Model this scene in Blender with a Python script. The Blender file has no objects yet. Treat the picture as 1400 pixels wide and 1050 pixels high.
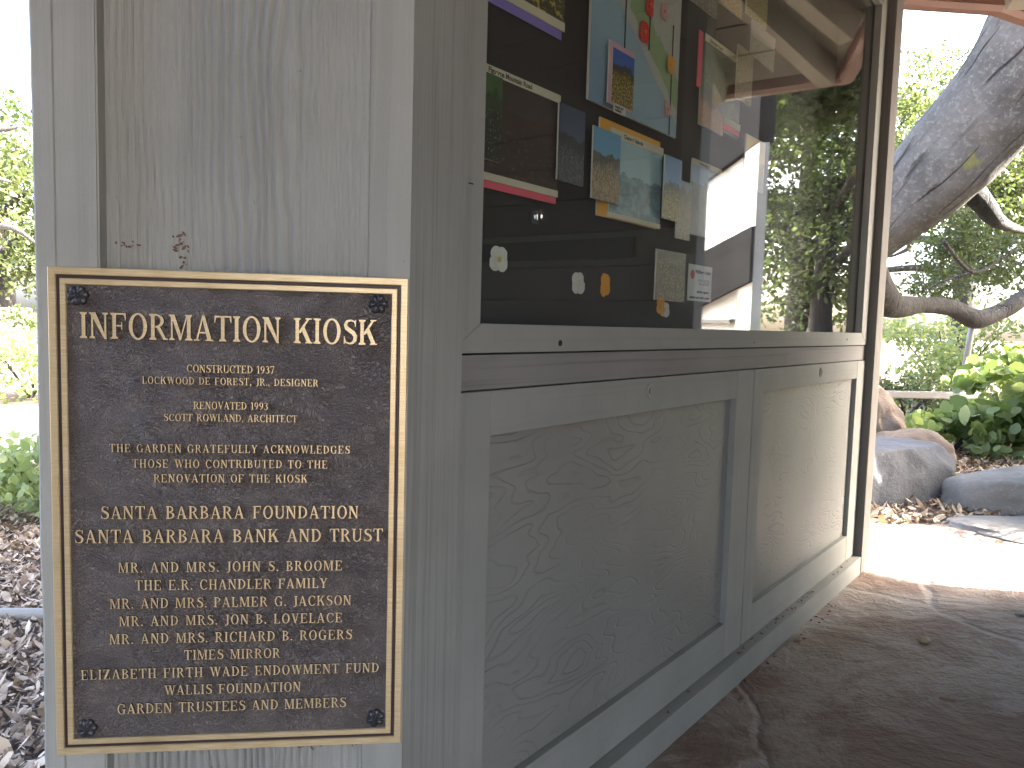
import bpy, bmesh, math, random
import numpy as np
from mathutils import Vector, Matrix, noise as mnoise
R = math.radians
random.seed(7)
rng = np.random.default_rng(11)
S = bpy.context.scene
COL = S.collection

# ------------------------------------------------------------------ camera
CAM_H = 0.925
FPX, PITCH, ROLL = 1056.87, 0.0791088, 0.0278024      # focal length in pixels of a 1400 px wide picture
fw = Vector((0, math.cos(PITCH), -math.sin(PITCH)))
up0 = Vector((0, math.sin(PITCH), math.cos(PITCH)))
r0 = Vector((1, 0, 0))
cr = r0 * math.cos(ROLL) + up0 * math.sin(ROLL)
cu = up0 * math.cos(ROLL) - r0 * math.sin(ROLL)
cam = bpy.data.cameras.new('camera')
cam.sensor_width = 36.0
cam.lens = FPX / 1400 * 36.0
cam.clip_start, cam.clip_end = 0.02, 500
co = bpy.data.objects.new('camera', cam)
COL.objects.link(co)
co.matrix_world = Matrix(((cr.x, cu.x, -fw.x, 0), (cr.y, cu.y, -fw.y, 0), (cr.z, cu.z, -fw.z, CAM_H), (0, 0, 0, 1)))
S.camera = co

# ------------------------------------------------------------------ sky, sun, exposure
SUN_AZ, SUN_EL = R(100), R(38)
w = bpy.data.worlds.new('World')
S.world = w
w.use_nodes = True
nt = w.node_tree
sky = nt.nodes.new('ShaderNodeTexSky')
sky.sky_type = 'NISHITA'
sky.sun_disc = False
sky.sun_elevation = SUN_EL
sky.sun_rotation = SUN_AZ
sky.dust_density = 5.0
sky.air_density = 0.7
sky.ozone_density = 0.4
nt.links.new(sky.outputs[0], nt.nodes['Background'].inputs[0])
nt.nodes['Background'].inputs[1].default_value = 0.15
sl = bpy.data.lights.new('sun', 'SUN')
sl.energy = 4.5
sl.angle = R(0.5)
sl.color = (1.0, 0.95, 0.87)
so = bpy.data.objects.new('sun', sl)
COL.objects.link(so)
sd = Vector((math.sin(SUN_AZ) * math.cos(SUN_EL), math.cos(SUN_AZ) * math.cos(SUN_EL), math.sin(SUN_EL)))
so.rotation_euler = sd.to_track_quat('Z', 'Y').to_euler()
so.location = sd * 30
S.view_settings.view_transform = 'Standard'
S.view_settings.look = 'None'
S.view_settings.exposure = 4.0
S.view_settings.gamma = 1
S.cycles.use_denoising = True
S.cycles.max_bounces = 10
S.cycles.diffuse_bounces = 5
S.cycles.glossy_bounces = 5
S.cycles.transparent_max_bounces = 12
S.cycles.sample_clamp_indirect = 8

# ------------------------------------------------------------------ frames of the place
# The kiosk's front (window side) runs along dB from its left corner; its short end wall runs along dA.
CORNER = Vector((-0.13404, 0.99358, 0))
dB = Vector((0.61579, 0.78791, 0)); aB = Vector((-0.78791, 0.61579, 0))
dA = Vector((0.99257, 0.12170, 0)); aA = Vector((-0.12170, 0.99257, 0))
ROT_B = math.atan2(dB.y, dB.x); ROT_A = math.atan2(dA.y, dA.x)

def px(x, y, depth):
    """a point at a given distance ahead, from measurements on the photo"""
    d = fw * FPX + cr * (x - 700) - cu * (y - 525)
    return Vector((0, 0, CAM_H)) + d * (depth / d.y)

# ------------------------------------------------------------------ object helpers
def tag(o, label=None, cat=None, group=None, kind=None):
    if label: o['label'] = label
    if cat: o['category'] = cat
    if group: o['group'] = group
    if kind: o['kind'] = kind
    return o

def empty(name, loc=(0, 0, 0), rz=0.0):
    o = bpy.data.objects.new(name, None)
    o.empty_display_size = 0.1
    COL.objects.link(o)
    o.location = loc
    o.rotation_euler = (0, 0, rz)
    return o

def meshobj(name, bm, mats, parent=None, smooth=False, loc=None, rz=None):
    me = bpy.data.meshes.new(name)
    bm.to_mesh(me); bm.free()
    for m in (mats if isinstance(mats, (list, tuple)) else [mats]):
        me.materials.append(m)
    if smooth:
        for p in me.polygons: p.use_smooth = True
    o = bpy.data.objects.new(name, me)
    COL.objects.link(o)
    if parent: o.parent = parent
    if loc is not None: o.location = loc
    if rz is not None: o.rotation_euler = (0, 0, rz)
    return o

def box(bm, x0, x1, y0, y1, z0, z1, mi=0, bev=0.0, M=None, front=None):
    """axis box; front = material index for the -y face"""
    vs = [bm.verts.new(p) for p in ((x0,y0,z0),(x1,y0,z0),(x1,y1,z0),(x0,y1,z0),(x0,y0,z1),(x1,y0,z1),(x1,y1,z1),(x0,y1,z1))]
    fs = []
    for k, idx in enumerate(((0,3,2,1),(4,5,6,7),(0,1,5,4),(1,2,6,5),(2,3,7,6),(3,0,4,7))):
        f = bm.faces.new([vs[i] for i in idx]); f.material_index = mi; fs.append(f)
    if front is not None: fs[2].material_index = front
    geom = vs
    if bev > 0:
        es = list({e for f in fs for e in f.edges})
        r = bmesh.ops.bevel(bm, geom=es, offset=bev, segments=2, affect='EDGES', profile=0.6)
        geom = list({v for f in r['faces'] for v in f.verts} | {v for v in vs if v.is_valid})
        for f in r['faces']: f.material_index = mi
    if M is not None:
        bmesh.ops.transform(bm, matrix=M, verts=[v for v in geom if v.is_valid])

def prism(bm, pts, z0, z1, mi=0, bev=0.0):
    a = [bm.verts.new((p[0], p[1], z0)) for p in pts]
    b = [bm.verts.new((p[0], p[1], z1)) for p in pts]
    n = len(pts); fs = []
    fs.append(bm.faces.new(a[::-1])); fs.append(bm.faces.new(b))
    for i in range(n):
        fs.append(bm.faces.new((a[i], a[(i+1)%n], b[(i+1)%n], b[i])))
    for f in fs: f.material_index = mi
    if bev:
        es = list({e for f in fs for e in f.edges})
        r = bmesh.ops.bevel(bm, geom=es, offset=bev, segments=2, affect='EDGES')
        for f in r['faces']: f.material_index = mi
    bmesh.ops.recalc_face_normals(bm, faces=[f for f in bm.faces])

def beam(bm, p, q, wd, ht, up=Vector((0,0,1)), mi=0, bev=0.0):
    """rectangular bar from p to q; the line is the centre of its top face"""
    p, q = Vector(p), Vector(q)
    d = (q - p); L = d.length; d.normalize()
    s = d.cross(up).normalized(); u = s.cross(d)
    M = Matrix(((d.x, s.x, u.x, p.x), (d.y, s.y, u.y, p.y), (d.z, s.z, u.z, p.z), (0,0,0,1)))
    box(bm, 0, L, -wd/2, wd/2, -ht, 0, mi, bev, M)

def tube(bm, pts, rad, seg=14, wob=0.0, fr=2.0, sub=6, seed=0.0, cap=True):
    """smooth limb through points with radii"""
    P = [Vector(p) for p in pts]; n = len(P)
    def cat(a, b, c, d, t):
        return 0.5 * ((2*b) + (c - a)*t + (2*a - 5*b + 4*c - d)*t*t + (3*b - a - 3*c + d)*t**3)
    L, RR = [], []
    for i in range(n - 1):
        a, b, c, d = P[max(i-1,0)], P[i], P[i+1], P[min(i+2,n-1)]
        for k in range(sub):
            t = k / sub
            L.append(cat(a,b,c,d,t)); RR.append(rad[i]*(1-t) + rad[i+1]*t)
    L.append(P[-1]); RR.append(rad[-1])
    rings = []; nrm = None
    for i, p in enumerate(L):
        d = (L[min(i+1,len(L)-1)] - L[max(i-1,0)]).normalized()
        if nrm is None: nrm = d.orthogonal().normalized()
        nrm = (nrm - d * nrm.dot(d)).normalized(); bi = d.cross(nrm)
        ring = []
        for k in range(seg):
            a = 2*math.pi*k/seg
            o = nrm*math.cos(a) + bi*math.sin(a)
            q = p + o*RR[i]
            if wob: q = p + o*RR[i]*(1 + wob*mnoise.noise(q*fr + Vector((seed,seed,0))) + wob*.4*mnoise.noise(q*fr*3.1))
            ring.append(bm.verts.new(q))
        rings.append(ring)
    for i in range(len(rings)-1):
        for k in range(seg):
            bm.faces.new((rings[i][k], rings[i][(k+1)%seg], rings[i+1][(k+1)%seg], rings[i+1][k]))
    if cap:
        bm.faces.new(rings[0][::-1]); bm.faces.new(rings[-1])

# ------------------------------------------------------------------ materials
def newmat(name):
    m = bpy.data.materials.new(name); m.use_nodes = True
    nt = m.node_tree
    return m, nt, nt.nodes['Principled BSDF']

class N:
    """small node-graph writer"""
    def __init__(s, nt): s.nt = nt
    def n(s, t, **kw):
        x = s.nt.nodes.new('ShaderNode' + t)
        for k, v in kw.items(): setattr(x, k, v)
        return x
    def put(s, sock, v):
        if hasattr(v, 'is_output') or isinstance(v, bpy.types.NodeSocket): s.nt.links.new(v, sock)
        else: sock.default_value = v
    def coord(s, kind='Object'): return s.n('TexCoord').outputs[kind]
    def map(s, vec, scale=(1,1,1), loc=(0,0,0), rot=(0,0,0)):
        m = s.n('Mapping'); s.put(m.inputs['Vector'], vec)
        m.inputs['Scale'].default_value = scale; m.inputs['Location'].default_value = loc; m.inputs['Rotation'].default_value = rot
        return m.outputs[0]
    def noise(s, vec, scale, detail=4, rough=.55, dist=0.0):
        m = s.n('TexNoise'); s.put(m.inputs['Vector'], vec)
        m.inputs['Scale'].default_value = scale; m.inputs['Detail'].default_value = detail
        m.inputs['Roughness'].default_value = rough; m.inputs['Distortion'].default_value = dist
        return m.outputs['Fac']
    def noisec(s, vec, scale, detail=4):
        m = s.n('TexNoise'); s.put(m.inputs['Vector'], vec)
        m.inputs['Scale'].default_value = scale; m.inputs['Detail'].default_value = detail
        return m.outputs['Color']
    def voro(s, vec, scale, feature='F1', out='Distance', rnd=1.0):
        m = s.n('TexVoronoi', feature=feature); s.put(m.inputs['Vector'], vec)
        m.inputs['Scale'].default_value = scale; m.inputs['Randomness'].default_value = rnd
        return m.outputs[out]
    def math(s, op, a, b=0.0, c=0.0, clamp=False):
        m = s.n('Math', operation=op); m.use_clamp = clamp
        s.put(m.inputs[0], a); s.put(m.inputs[1], b); s.put(m.inputs[2], c)
        return m.outputs[0]
    def vmath(s, op, a, b):
        m = s.n('VectorMath', operation=op); s.put(m.inputs[0], a); s.put(m.inputs[1], b)
        return m.outputs[0]
    def ramp(s, f, lo, hi, a=0.0, b=1.0):
        m = s.n('MapRange'); m.clamp = True; m.interpolation_type = 'SMOOTHSTEP'
        s.put(m.inputs[0], f); m.inputs[1].default_value = lo; m.inputs[2].default_value = hi
        m.inputs[3].default_value = a; m.inputs[4].default_value = b
        return m.outputs[0]
    def mix(s, f, a, b):
        m = s.n('Mix', data_type='RGBA')
        s.put(m.inputs[0], f)
        s.put(m.inputs[6], a if not isinstance(a, tuple) else (*a, 1)); s.put(m.inputs[7], b if not isinstance(b, tuple) else (*b, 1))
        return m.outputs[2]
    def bump(s, h, strength, dist, normal=None):
        m = s.n('Bump'); s.put(m.inputs['Height'], h)
        m.inputs['Strength'].default_value = strength; m.inputs['Distance'].default_value = dist
        if normal is not None: s.put(m.inputs['Normal'], normal)
        return m.outputs[0]
    def sep(s, vec):
        m = s.n('SeparateXYZ'); s.put(m.inputs[0], vec); return m.outputs

def plain(name, col, rough=.6, metal=0.0, spec=.5):
    m, nt, b = newmat(name)
    b.inputs['Base Color'].default_value = (*col, 1); b.inputs['Roughness'].default_value = rough
    b.inputs['Metallic'].default_value = metal; b.inputs['Specular IOR Level'].default_value = spec
    return m

def wood_paint(name, col, grain='z', fine=150.0, ridge=1.0, wavy=0.0, depth=.0012, dirt=.25, seed=0.0, rough=.72):
    """painted, weathered board: raised grain along one axis, dirt in the grooves, stains"""
    m, nt, b = newmat(name); g = N(nt)
    c = g.map(g.coord(), loc=(seed, seed*.7, seed*1.3))
    lo = 1.0
    sc = {'z': (fine, fine, fine*.012), 'x': (fine*.012, fine, fine)}[grain]
    warp = g.noisec(g.map(c, scale={'z': (6,6,1.6), 'x': (1.6,6,6)}[grain]), 1.0, 2)
    cw = g.vmath('ADD', c, g.vmath('MULTIPLY', g.vmath('SUBTRACT', warp, (.5,.5,.5)), (wavy,)*3))
    streak = g.noise(g.map(cw, scale=sc), 1.0, 3, .6)
    streak2 = g.noise(g.map(cw, scale=tuple(v*.33 for v in sc)), 1.0, 2, .5)
    h = g.math('ADD', g.math('MULTIPLY', streak, .6), g.math('MULTIPLY', streak2, .9))
    fuzz = g.noise(c, 420.0, 3, .6)
    h2 = g.math('ADD', h, g.math('MULTIPLY', fuzz, .22))
    nb = g.bump(h2, ridge, depth)
    big = g.noise(c, 3.2, 4, .6)
    groove = g.ramp(h, .58, .74, 0, 1)
    base = g.mix(g.ramp(big, .3, .75), tuple(v*.9 for v in col), tuple(min(1, v*1.08) for v in col))
    base = g.mix(g.math('MULTIPLY', g.math('SUBTRACT', 1.0, groove), dirt), base, tuple(v*.45 for v in col))
    spots = g.ramp(g.noise(c, 38.0, 5, .7), .70, .76)
    base = g.mix(g.math('MULTIPLY', spots, .55), base, (.10, .075, .06))
    speck = g.ramp(g.noise(g.map(c, loc=(9,4,2)), 120.0, 2, .5), .76, .80)
    base = g.mix(g.math('MULTIPLY', speck, .7), base, (.05, .04, .035))
    nt.links.new(base, b.inputs['Base Color']); nt.links.new(nb, b.inputs['Normal'])
    b.inputs['Roughness'].default_value = rough; b.inputs['Specular IOR Level'].default_value = .3
    return m

GREY = (.228, .232, .212)
def board_mat():
    m, nt, b = newmat('painted rough sawn board'); g = N(nt)
    c = g.coord(); x, y, z = g.sep(c)
    a = g.math('MULTIPLY', g.math('SUBTRACT', x, y), .7071)                     # across the end wall
    ph = g.math('MULTIPLY', g.noise(g.map(c, scale=(7,7,.9)), 1.0, 2, .5), 9.0)
    wig = g.math('MULTIPLY', g.noise(g.map(c, scale=(20,20,9)), 1.0, 2, .5), 1.5)
    p = g.math('ADD', g.math('ADD', g.math('MULTIPLY', a, 95.0), ph), wig)
    ridge = g.math('SINE', g.math('MULTIPLY', p, 6.2832))
    fade = g.ramp(g.noise(g.map(c, scale=(9,9,.6), loc=(3,1,2)), 1.0, 2), .36, .60, .25, 1)
    ridge = g.math('MULTIPLY', ridge, fade)
    fib = g.noise(g.map(c, scale=(420,420,9)), 1.0, 3, .6)
    chip = g.noise(g.map(c, scale=(170,170,60)), 1.0, 4, .7)
    h = g.math('ADD', g.math('MULTIPLY', ridge, .75), g.math('ADD', g.math('MULTIPLY', fib, .9), g.math('MULTIPLY', chip, .7)))
    nb = g.bump(h, 1.0, .0026)
    big = g.noise(c, 3.2, 4, .6)
    base = g.mix(g.ramp(big, .3, .75), (.295,.300,.272), (.35,.355,.323))
    base = g.mix(g.math('MULTIPLY', g.ramp(ridge, -.2, -.9), .22), base, (.10,.095,.085))
    base = g.mix(g.math('MULTIPLY', g.ramp(chip, .66, .76), .35), base, (.09,.08,.07))
    for sc, lo, am in ((38.0, .70, .55), (120.0, .76, .7)):
        base = g.mix(g.math('MULTIPLY', g.ramp(g.noise(g.map(c, loc=(sc,4,2)), sc, 4, .65), lo, lo+.05), am), base, (.07,.055,.045))
    nt.links.new(base, b.inputs['Base Color']); nt.links.new(nb, b.inputs['Normal'])
    b.inputs['Roughness'].default_value = .7; b.inputs['Specular IOR Level'].default_value = .35
    return m
M_board = board_mat()
M_batten = wood_paint('painted batten', (.325,.33,.30), 'z', 90, .9, .014, .0020, .16, 3)
M_post = wood_paint('painted rough post', GREY, 'z', 330, .9, .004, .0012, .28, 5)
M_trimv = wood_paint('painted trim upright', GREY, 'z', 150, .35, .004, .0008, .12, 7)
M_trimh = wood_paint('painted trim level', GREY, 'x', 150, .35, .004, .0008, .12, 9)
M_railh = wood_paint('weathered rail', (.19,.185,.175), 'x', 120, .8, .01, .0012, .45, 12)
M_cream = wood_paint('cream painted roof wood', (.25,.23,.19), 'x', 90, .25, .004, .0006, .1, 15)
M_white = wood_paint('white painted boards of added shed', (.80,.79,.76), 'z', 60, .4, .004, .001, .1, 18)
M_gutter = plain('brown gutter metal', (.155,.078,.060), .45)
M_dark = plain('dark display backing', (.011,.010,.009), .8)
M_darkgrey = wood_paint('dark grey siding', (.11,.108,.10), 'x', 60, .5, .004, .001, .2, 21)

def plywood(name, seed):
    m, nt, b = newmat(name); g = N(nt)
    c = g.map(g.coord(), loc=(seed, 0, seed*.37))
    warp = g.noisec(g.map(c, scale=(3.5, 1, 9)), 1.0, 3)
    cw = g.vmath('ADD', c, g.vmath('MULTIPLY', g.vmath('SUBTRACT', warp, (.5,.5,.5)), (.10, 0, .045)))
    f = g.noise(g.map(cw, scale=(2.2, 1, 7.5)), 1.0, 2.5, .5)
    lines = g.math('PINGPONG', g.math('MULTIPLY', f, 44.0), 1.0)
    fade = g.ramp(g.noise(g.map(c, loc=(4,2,1)), 5.0, 2), .38, .62, .15, 1)
    fine = g.noise(g.map(c, scale=(10, 10, 240)), 1.0, 3)
    edge = g.math('MULTIPLY', g.ramp(lines, 0.0, .30, 1, 0), fade)
    h = g.math('SUBTRACT', g.math('MULTIPLY', fine, .35), g.math('MULTIPLY', edge, .9))
    nb = g.bump(h, .9, .0015)
    big = g.noise(c, 2.4, 4, .6)
    base = g.mix(g.ramp(big, .3, .7), (.160,.163,.150), (.194,.197,.182))
    base = g.mix(g.math('MULTIPLY', edge, .18), base, (.11,.09,.075))
    z = g.sep(g.coord())[2]
    topband = g.math('MULTIPLY', g.ramp(z, .725, .752), g.ramp(g.noise(g.map(c, scale=(5,1,30)), 1.0, 4), .35, .65))  # browner blotches along the top edge of the panel
    base = g.mix(g.math('MULTIPLY', topband, .55), base, (.14,.10,.07))
    speck = g.ramp(g.noise(c, 90.0, 2), .76, .80)
    base = g.mix(g.math('MULTIPLY', speck, .6), base, (.07,.06,.05))
    nt.links.new(base, b.inputs['Base Color']); nt.links.new(nb, b.inputs['Normal'])
    b.inputs['Roughness'].default_value = .55; b.inputs['Specular IOR Level'].default_value = .4
    return m

def glass_mat():
    m = bpy.data.materials.new('window glass'); m.use_nodes = True
    nt = m.node_tree; nt.nodes.remove(nt.nodes['Principled BSDF']); g = N(nt)
    out = nt.nodes['Material Output']
    back = g.n('NewGeometry').outputs['Backfacing']
    ior = g.math('ADD', g.math('MULTIPLY', back, 1/1.52 - 1.52), 1.52)
    fr = g.n('Fresnel'); nt.links.new(ior, fr.inputs['IOR'])
    tr = g.n('BsdfTransparent'); tr.inputs[0].default_value = (.93,.95,.94,1)
    gl = g.n('BsdfGlossy'); gl.inputs['Roughness'].default_value = 0.0; gl.inputs[0].default_value = (1,1,1,1)
    mx = g.n('MixShader')
    nt.links.new(fr.outputs[0], mx.inputs[0]); nt.links.new(tr.outputs[0], mx.inputs[1]); nt.links.new(gl.outputs[0], mx.inputs[2])
    # a film of dust on the pane
    d = g.n('BsdfDiffuse'); d.inputs[0].default_value = (.5,.5,.48,1)
    mx2 = g.n('MixShader')
    dust = g.math('ADD', .016, g.math('MULTIPLY', g.ramp(g.noise(g.coord(), 60, 4, .7), .62, .8), .035))
    nt.links.new(dust, mx2.inputs[0]); nt.links.new(mx.outputs[0], mx2.inputs[1]); nt.links.new(d.outputs[0], mx2.inputs[2])
    nt.links.new(mx2.outputs[0], out.inputs['Surface'])
    return m
M_glass = glass_mat()

def bronze():
    m, nt, b = newmat('dark bronze leather texture'); g = N(nt)
    c = g.coord()
    wv = g.noisec(c, 30.0, 3)
    cw = g.vmath('ADD', c, g.vmath('MULTIPLY', g.vmath('SUBTRACT', wv, (.5,.5,.5)), (.03,.03,.03)))
    v1 = g.voro(g.map(cw, rot=(0,.5,0), scale=(1,1,2.2)), 120.0, 'DISTANCE_TO_EDGE')
    v2 = g.voro(g.map(cw, rot=(0,-.4,0), scale=(1.8,1,1), loc=(3,1,2)), 210.0, 'DISTANCE_TO_EDGE')
    n1 = g.noise(g.map(cw, rot=(0,.5,0), scale=(1,1,2.0)), 330.0, 4, .6, .4)
    m1 = g.ramp(g.noise(c, 22.0, 3), .35, .65)
    cr1 = g.math('MULTIPLY', g.ramp(v1, 0, .10, 1, 0), m1); cr2 = g.math('MULTIPLY', g.ramp(v2, 0, .12, 1, 0), .55)
    h = g.math('ADD', g.math('ADD', cr1, cr2), g.math('MULTIPLY', n1, 1.1))
    nb = g.bump(h, 1.0, .0016)
    base = g.mix(g.ramp(n1, .35, .7), (.075,.061,.056), (.23,.195,.172))
    big = g.noise(c, 9.0, 3)
    base = g.mix(g.ramp(big, .3, .7), base, (.15,.127,.113))
    nt.links.new(base, b.inputs['Base Color']); nt.links.new(nb, b.inputs['Normal'])
    b.inputs['Roughness'].default_value = .38; b.inputs['Metallic'].default_value = .2; b.inputs['Specular IOR Level'].default_value = .7
    return m
M_bronze = bronze()
M_groove = plain('brown groove paint', (.035,.018,.018), .5)

def brass():
    m, nt, b = newmat('brushed brass'); g = N(nt)
    c = g.coord()
    s = g.noise(g.map(c, scale=(30, 1, 900)), 1.0, 3)
    s2 = g.noise(c, 14, 4)
    base = g.mix(g.ramp(s, .3, .7), (.58,.45,.24), (.74,.60,.37))
    base = g.mix(g.math('MULTIPLY', g.ramp(s2, .45, .75), .5), base, (.45,.32,.15))
    spot = g.ramp(g.noise(c, 160, 2), .73, .78)
    base = g.mix(spot, base, (.12,.08,.05))
    nt.links.new(base, b.inputs['Base Color'])
    nt.links.new(g.bump(s, .25, .0004), b.inputs['Normal'])
    b.inputs['Roughness'].default_value = .38; b.inputs['Metallic'].default_value = .45
    return m
M_brass = brass()
M_bolt = plain('dark patinated rosette', (.045,.045,.05), .38, .4)

def bark(name, c1, c2, scale=1.0, lichen=(.42,.44,.40), la=.6, axis=(0,0,1)):
    m, nt, b = newmat(name); g = N(nt)
    ax = Vector(axis).normalized()
    c = g.coord()
    dn = g.n('VectorMath', operation='DOT_PRODUCT'); g.put(dn.inputs[0], c); dn.inputs[1].default_value = ax
    sc = g.n('VectorMath', operation='SCALE'); sc.inputs[0].default_value = ax; g.put(sc.inputs[3], g.math('MULTIPLY', dn.outputs['Value'], -.9))
    cs = g.vmath('ADD', c, sc.outputs[0])                       # squeezed along the limb
    n1 = g.noise(c, 3.0*scale, 6, .65, .3); n2 = g.noise(c, 34*scale, 6, .75); n3 = g.noise(cs, 9*scale, 4, .6, .4)
    crack = g.ramp(g.math('ABSOLUTE', g.math('SUBTRACT', g.noise(cs, 4.2*scale, 3, .5, .1), .5)), .0, .02, 1, 0)
    crack = g.math('MULTIPLY', crack, g.ramp(g.noise(c, 1.6*scale, 2), .42, .56))
    base = g.mix(g.ramp(n1, .35, .65), c1, c2)
    base = g.mix(g.math('MULTIPLY', g.ramp(n2, .50, .64), la), base, lichen)
    base = g.mix(g.math('MULTIPLY', g.ramp(n3, .56, .68), .45), base, tuple(v*.6 for v in c1))
    yl = g.ramp(g.noise(g.map(c, loc=(5,1,3)), 2.4*scale, 3), .66, .70)
    base = g.mix(g.math('MULTIPLY', yl, .6), base, (.27,.27,.06))
    base = g.mix(g.math('MULTIPLY', crack, .9), base, (.035,.03,.028))
    h = g.math('SUBTRACT', g.math('ADD', g.math('MULTIPLY', n2, .6), g.math('ADD', n1, g.math('MULTIPLY', n3, .7))), g.math('MULTIPLY', crack, 1.0))
    nt.links.new(base, b.inputs['Base Color']); nt.links.new(g.bump(h, .9, .035), b.inputs['Normal'])
    b.inputs['Roughness'].default_value = .85
    return m
M_bark = bark('grey oak bark with lichen', (.105,.096,.085), (.18,.168,.150), 1.0, (.29,.30,.255), .6, (.47,-.5,.75))
M_bark2 = bark('dark oak bark', (.027,.0245,.023), (.052,.047,.044), 1.5, (.085,.09,.082), .35)

def leafmat(name, c1, c2, trans=.45):
    m = bpy.data.materials.new(name); m.use_nodes = True
    nt = m.node_tree; g = N(nt); b = nt.nodes['Principled BSDF']; out = nt.nodes['Material Output']
    rnd = g.n('NewGeometry').outputs['Random Per Island']
    col = g.mix(rnd, c1, c2)
    nt.links.new(col, b.inputs['Base Color']); b.inputs['Roughness'].default_value = .45; b.inputs['Specular IOR Level'].default_value = .4
    t = g.n('BsdfTranslucent')
    tc = g.mix(rnd, (c1[0]*1.4, c1[1]*1.45, c1[2]*.9), (c2[0]*1.5, c2[1]*1.5, c2[2]*.9))
    nt.links.new(tc, t.inputs[0])
    mx = g.n('MixShader'); mx.inputs[0].default_value = trans
    nt.links.new(b.outputs[0], mx.inputs[1]); nt.links.new(t.outputs[0], mx.inputs[2]); nt.links.new(mx.outputs[0], out.inputs['Surface'])
    return m
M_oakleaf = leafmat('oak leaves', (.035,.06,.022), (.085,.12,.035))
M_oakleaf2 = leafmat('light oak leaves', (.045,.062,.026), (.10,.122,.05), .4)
M_sunleaf = leafmat('oak leaves painted sunlit', (.045,.07,.036), (.115,.15,.075), .45)  # paler copy of the oak leaf; sun on the mirrored crowns put into its colour
M_shrub = leafmat('shrub leaves', (.17,.22,.09), (.30,.34,.17), .5)
M_bigleaf = leafmat('broad pale leaves', (.17,.24,.09), (.30,.35,.17), .45)
M_litter = leafmat('dry leaf litter', (.10,.055,.032), (.64,.50,.36), .05)
M_litter.node_tree.nodes['Principled BSDF'].inputs['Specular IOR Level'].default_value = .1

def stone(name, c1, c2, sc=1.0):
    m, nt, b = newmat(name); g = N(nt)
    c = g.coord()
    n1 = g.noise(c, 3*sc, 6, .6, .4); n2 = g.noise(c, 30*sc, 5, .7)
    base = g.mix(g.ramp(n1, .3, .7), c1, c2)
    base = g.mix(g.math('MULTIPLY', g.ramp(n2, .58, .68), .4), base, (.28,.28,.27))
    nt.links.new(base, b.inputs['Base Color'])
    nt.links.new(g.bump(g.math('ADD', n1, g.math('MULTIPLY', n2, .4)), .7, .03), b.inputs['Normal'])
    b.inputs['Roughness'].default_value = .85
    return m
M_stoneblue = stone('blue grey boulder', (.085,.092,.105), (.145,.15,.16))
M_stonetan = stone('tan boulder', (.15,.11,.08), (.23,.18,.14))
M_stonegrey = stone('grey boulder', (.15,.145,.135), (.23,.22,.20))

def flagstone():
    m, nt, b = newmat('brown flagstone'); g = N(nt)
    c = g.coord()
    cw = g.vmath('ADD', c, g.vmath('MULTIPLY', g.noisec(c, 1.6, 4), (.5,.5,0)))
    cell = g.voro(cw, .95, 'F1', 'Color')
    e = g.voro(cw, .95, 'DISTANCE_TO_EDGE')
    joint = g.ramp(e, .0, .022, 1, 0)
    n1 = g.noise(c, 2.3, 7, .68, .6); n2 = g.noise(c, 14, 6, .7, .3); n3 = g.noise(c, 70, 3, .6)
    base = g.mix(g.ramp(n1, .42, .58), (.135,.076,.045), (.245,.205,.165))
    base = g.mix(g.math('MULTIPLY', g.sep(cell)[0], .45), base, (.26,.23,.205))
    base = g.mix(g.math('MULTIPLY', g.ramp(n2, .5, .72), .55), base, (.18,.10,.05))
    base = g.mix(g.math('MULTIPLY', g.ramp(n2, .30, .42, 1, 0), .5), base, (.08,.064,.052))
    base = g.mix(g.math('MULTIPLY', joint, .55), base, (.28,.255,.225))
    st = g.noise(g.map(c, rot=(0,0,.7), scale=(1,2.2,1)), 4.0, 6, .72, .6)
    h = g.math('ADD', g.math('ADD', g.math('MULTIPLY', n1, 2.2), g.math('MULTIPLY', n2, .7)), g.math('ADD', g.math('MULTIPLY', st, .6), g.math('MULTIPLY', n3, .08)))
    h = g.math('SUBTRACT', h, g.math('MULTIPLY', joint, .35))
    nt.links.new(base, b.inputs['Base Color']); nt.links.new(g.bump(h, .8, .04), b.inputs['Normal'])
    b.inputs['Roughness'].default_value = .62; b.inputs['Specular IOR Level'].default_value = .4
    return m
M_flag = flagstone()

def soil():
    m, nt, b = newmat('mulch soil'); g = N(nt)
    c = g.coord()
    n1 = g.noise(c, 1.5, 5); n2 = g.noise(c, 45, 5, .7)
    base = g.mix(g.ramp(n2, .35, .65), (.05,.032,.022), (.17,.118,.085))
    base = g.mix(g.ramp(n1, .4, .7), base, (.11,.08,.06))
    nt.links.new(base, b.inputs['Base Color']); nt.links.new(g.bump(n2, .8, .02), b.inputs['Normal'])
    b.inputs['Roughness'].default_value = .95
    return m
M_soil = soil()
M_sand = stone('pale path sand', (.42,.38,.32), (.50,.46,.40), .6)

# ------------------------------------------------------------------ ground
bm = bmesh.new()
NS = 60
rings = [0, 2, 5, 10, 20, 45, 90, 180]
prev = None
c0 = bm.verts.new((0, 2, -.03))
for rr in rings[1:]:
    cur = []
    for k in range(NS):
        a = 2*math.pi*k/NS
        x, y = math.cos(a)*rr, 2 + math.sin(a)*rr
        z = -.03 + (.03*mnoise.noise(Vector((x*.3,y*.3,0))) if rr > 5 else 0)
        cur.append(bm.verts.new((x, y, z)))
    for k in range(NS):
        if prev is None: bm.faces.new((c0, cur[k], cur[(k+1)%NS]))
        else: bm.faces.new((prev[k], cur[k], cur[(k+1)%NS], prev[(k+1)%NS]))
    prev = cur
ground = tag(meshobj('ground', bm, M_soil), kind='structure')

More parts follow.
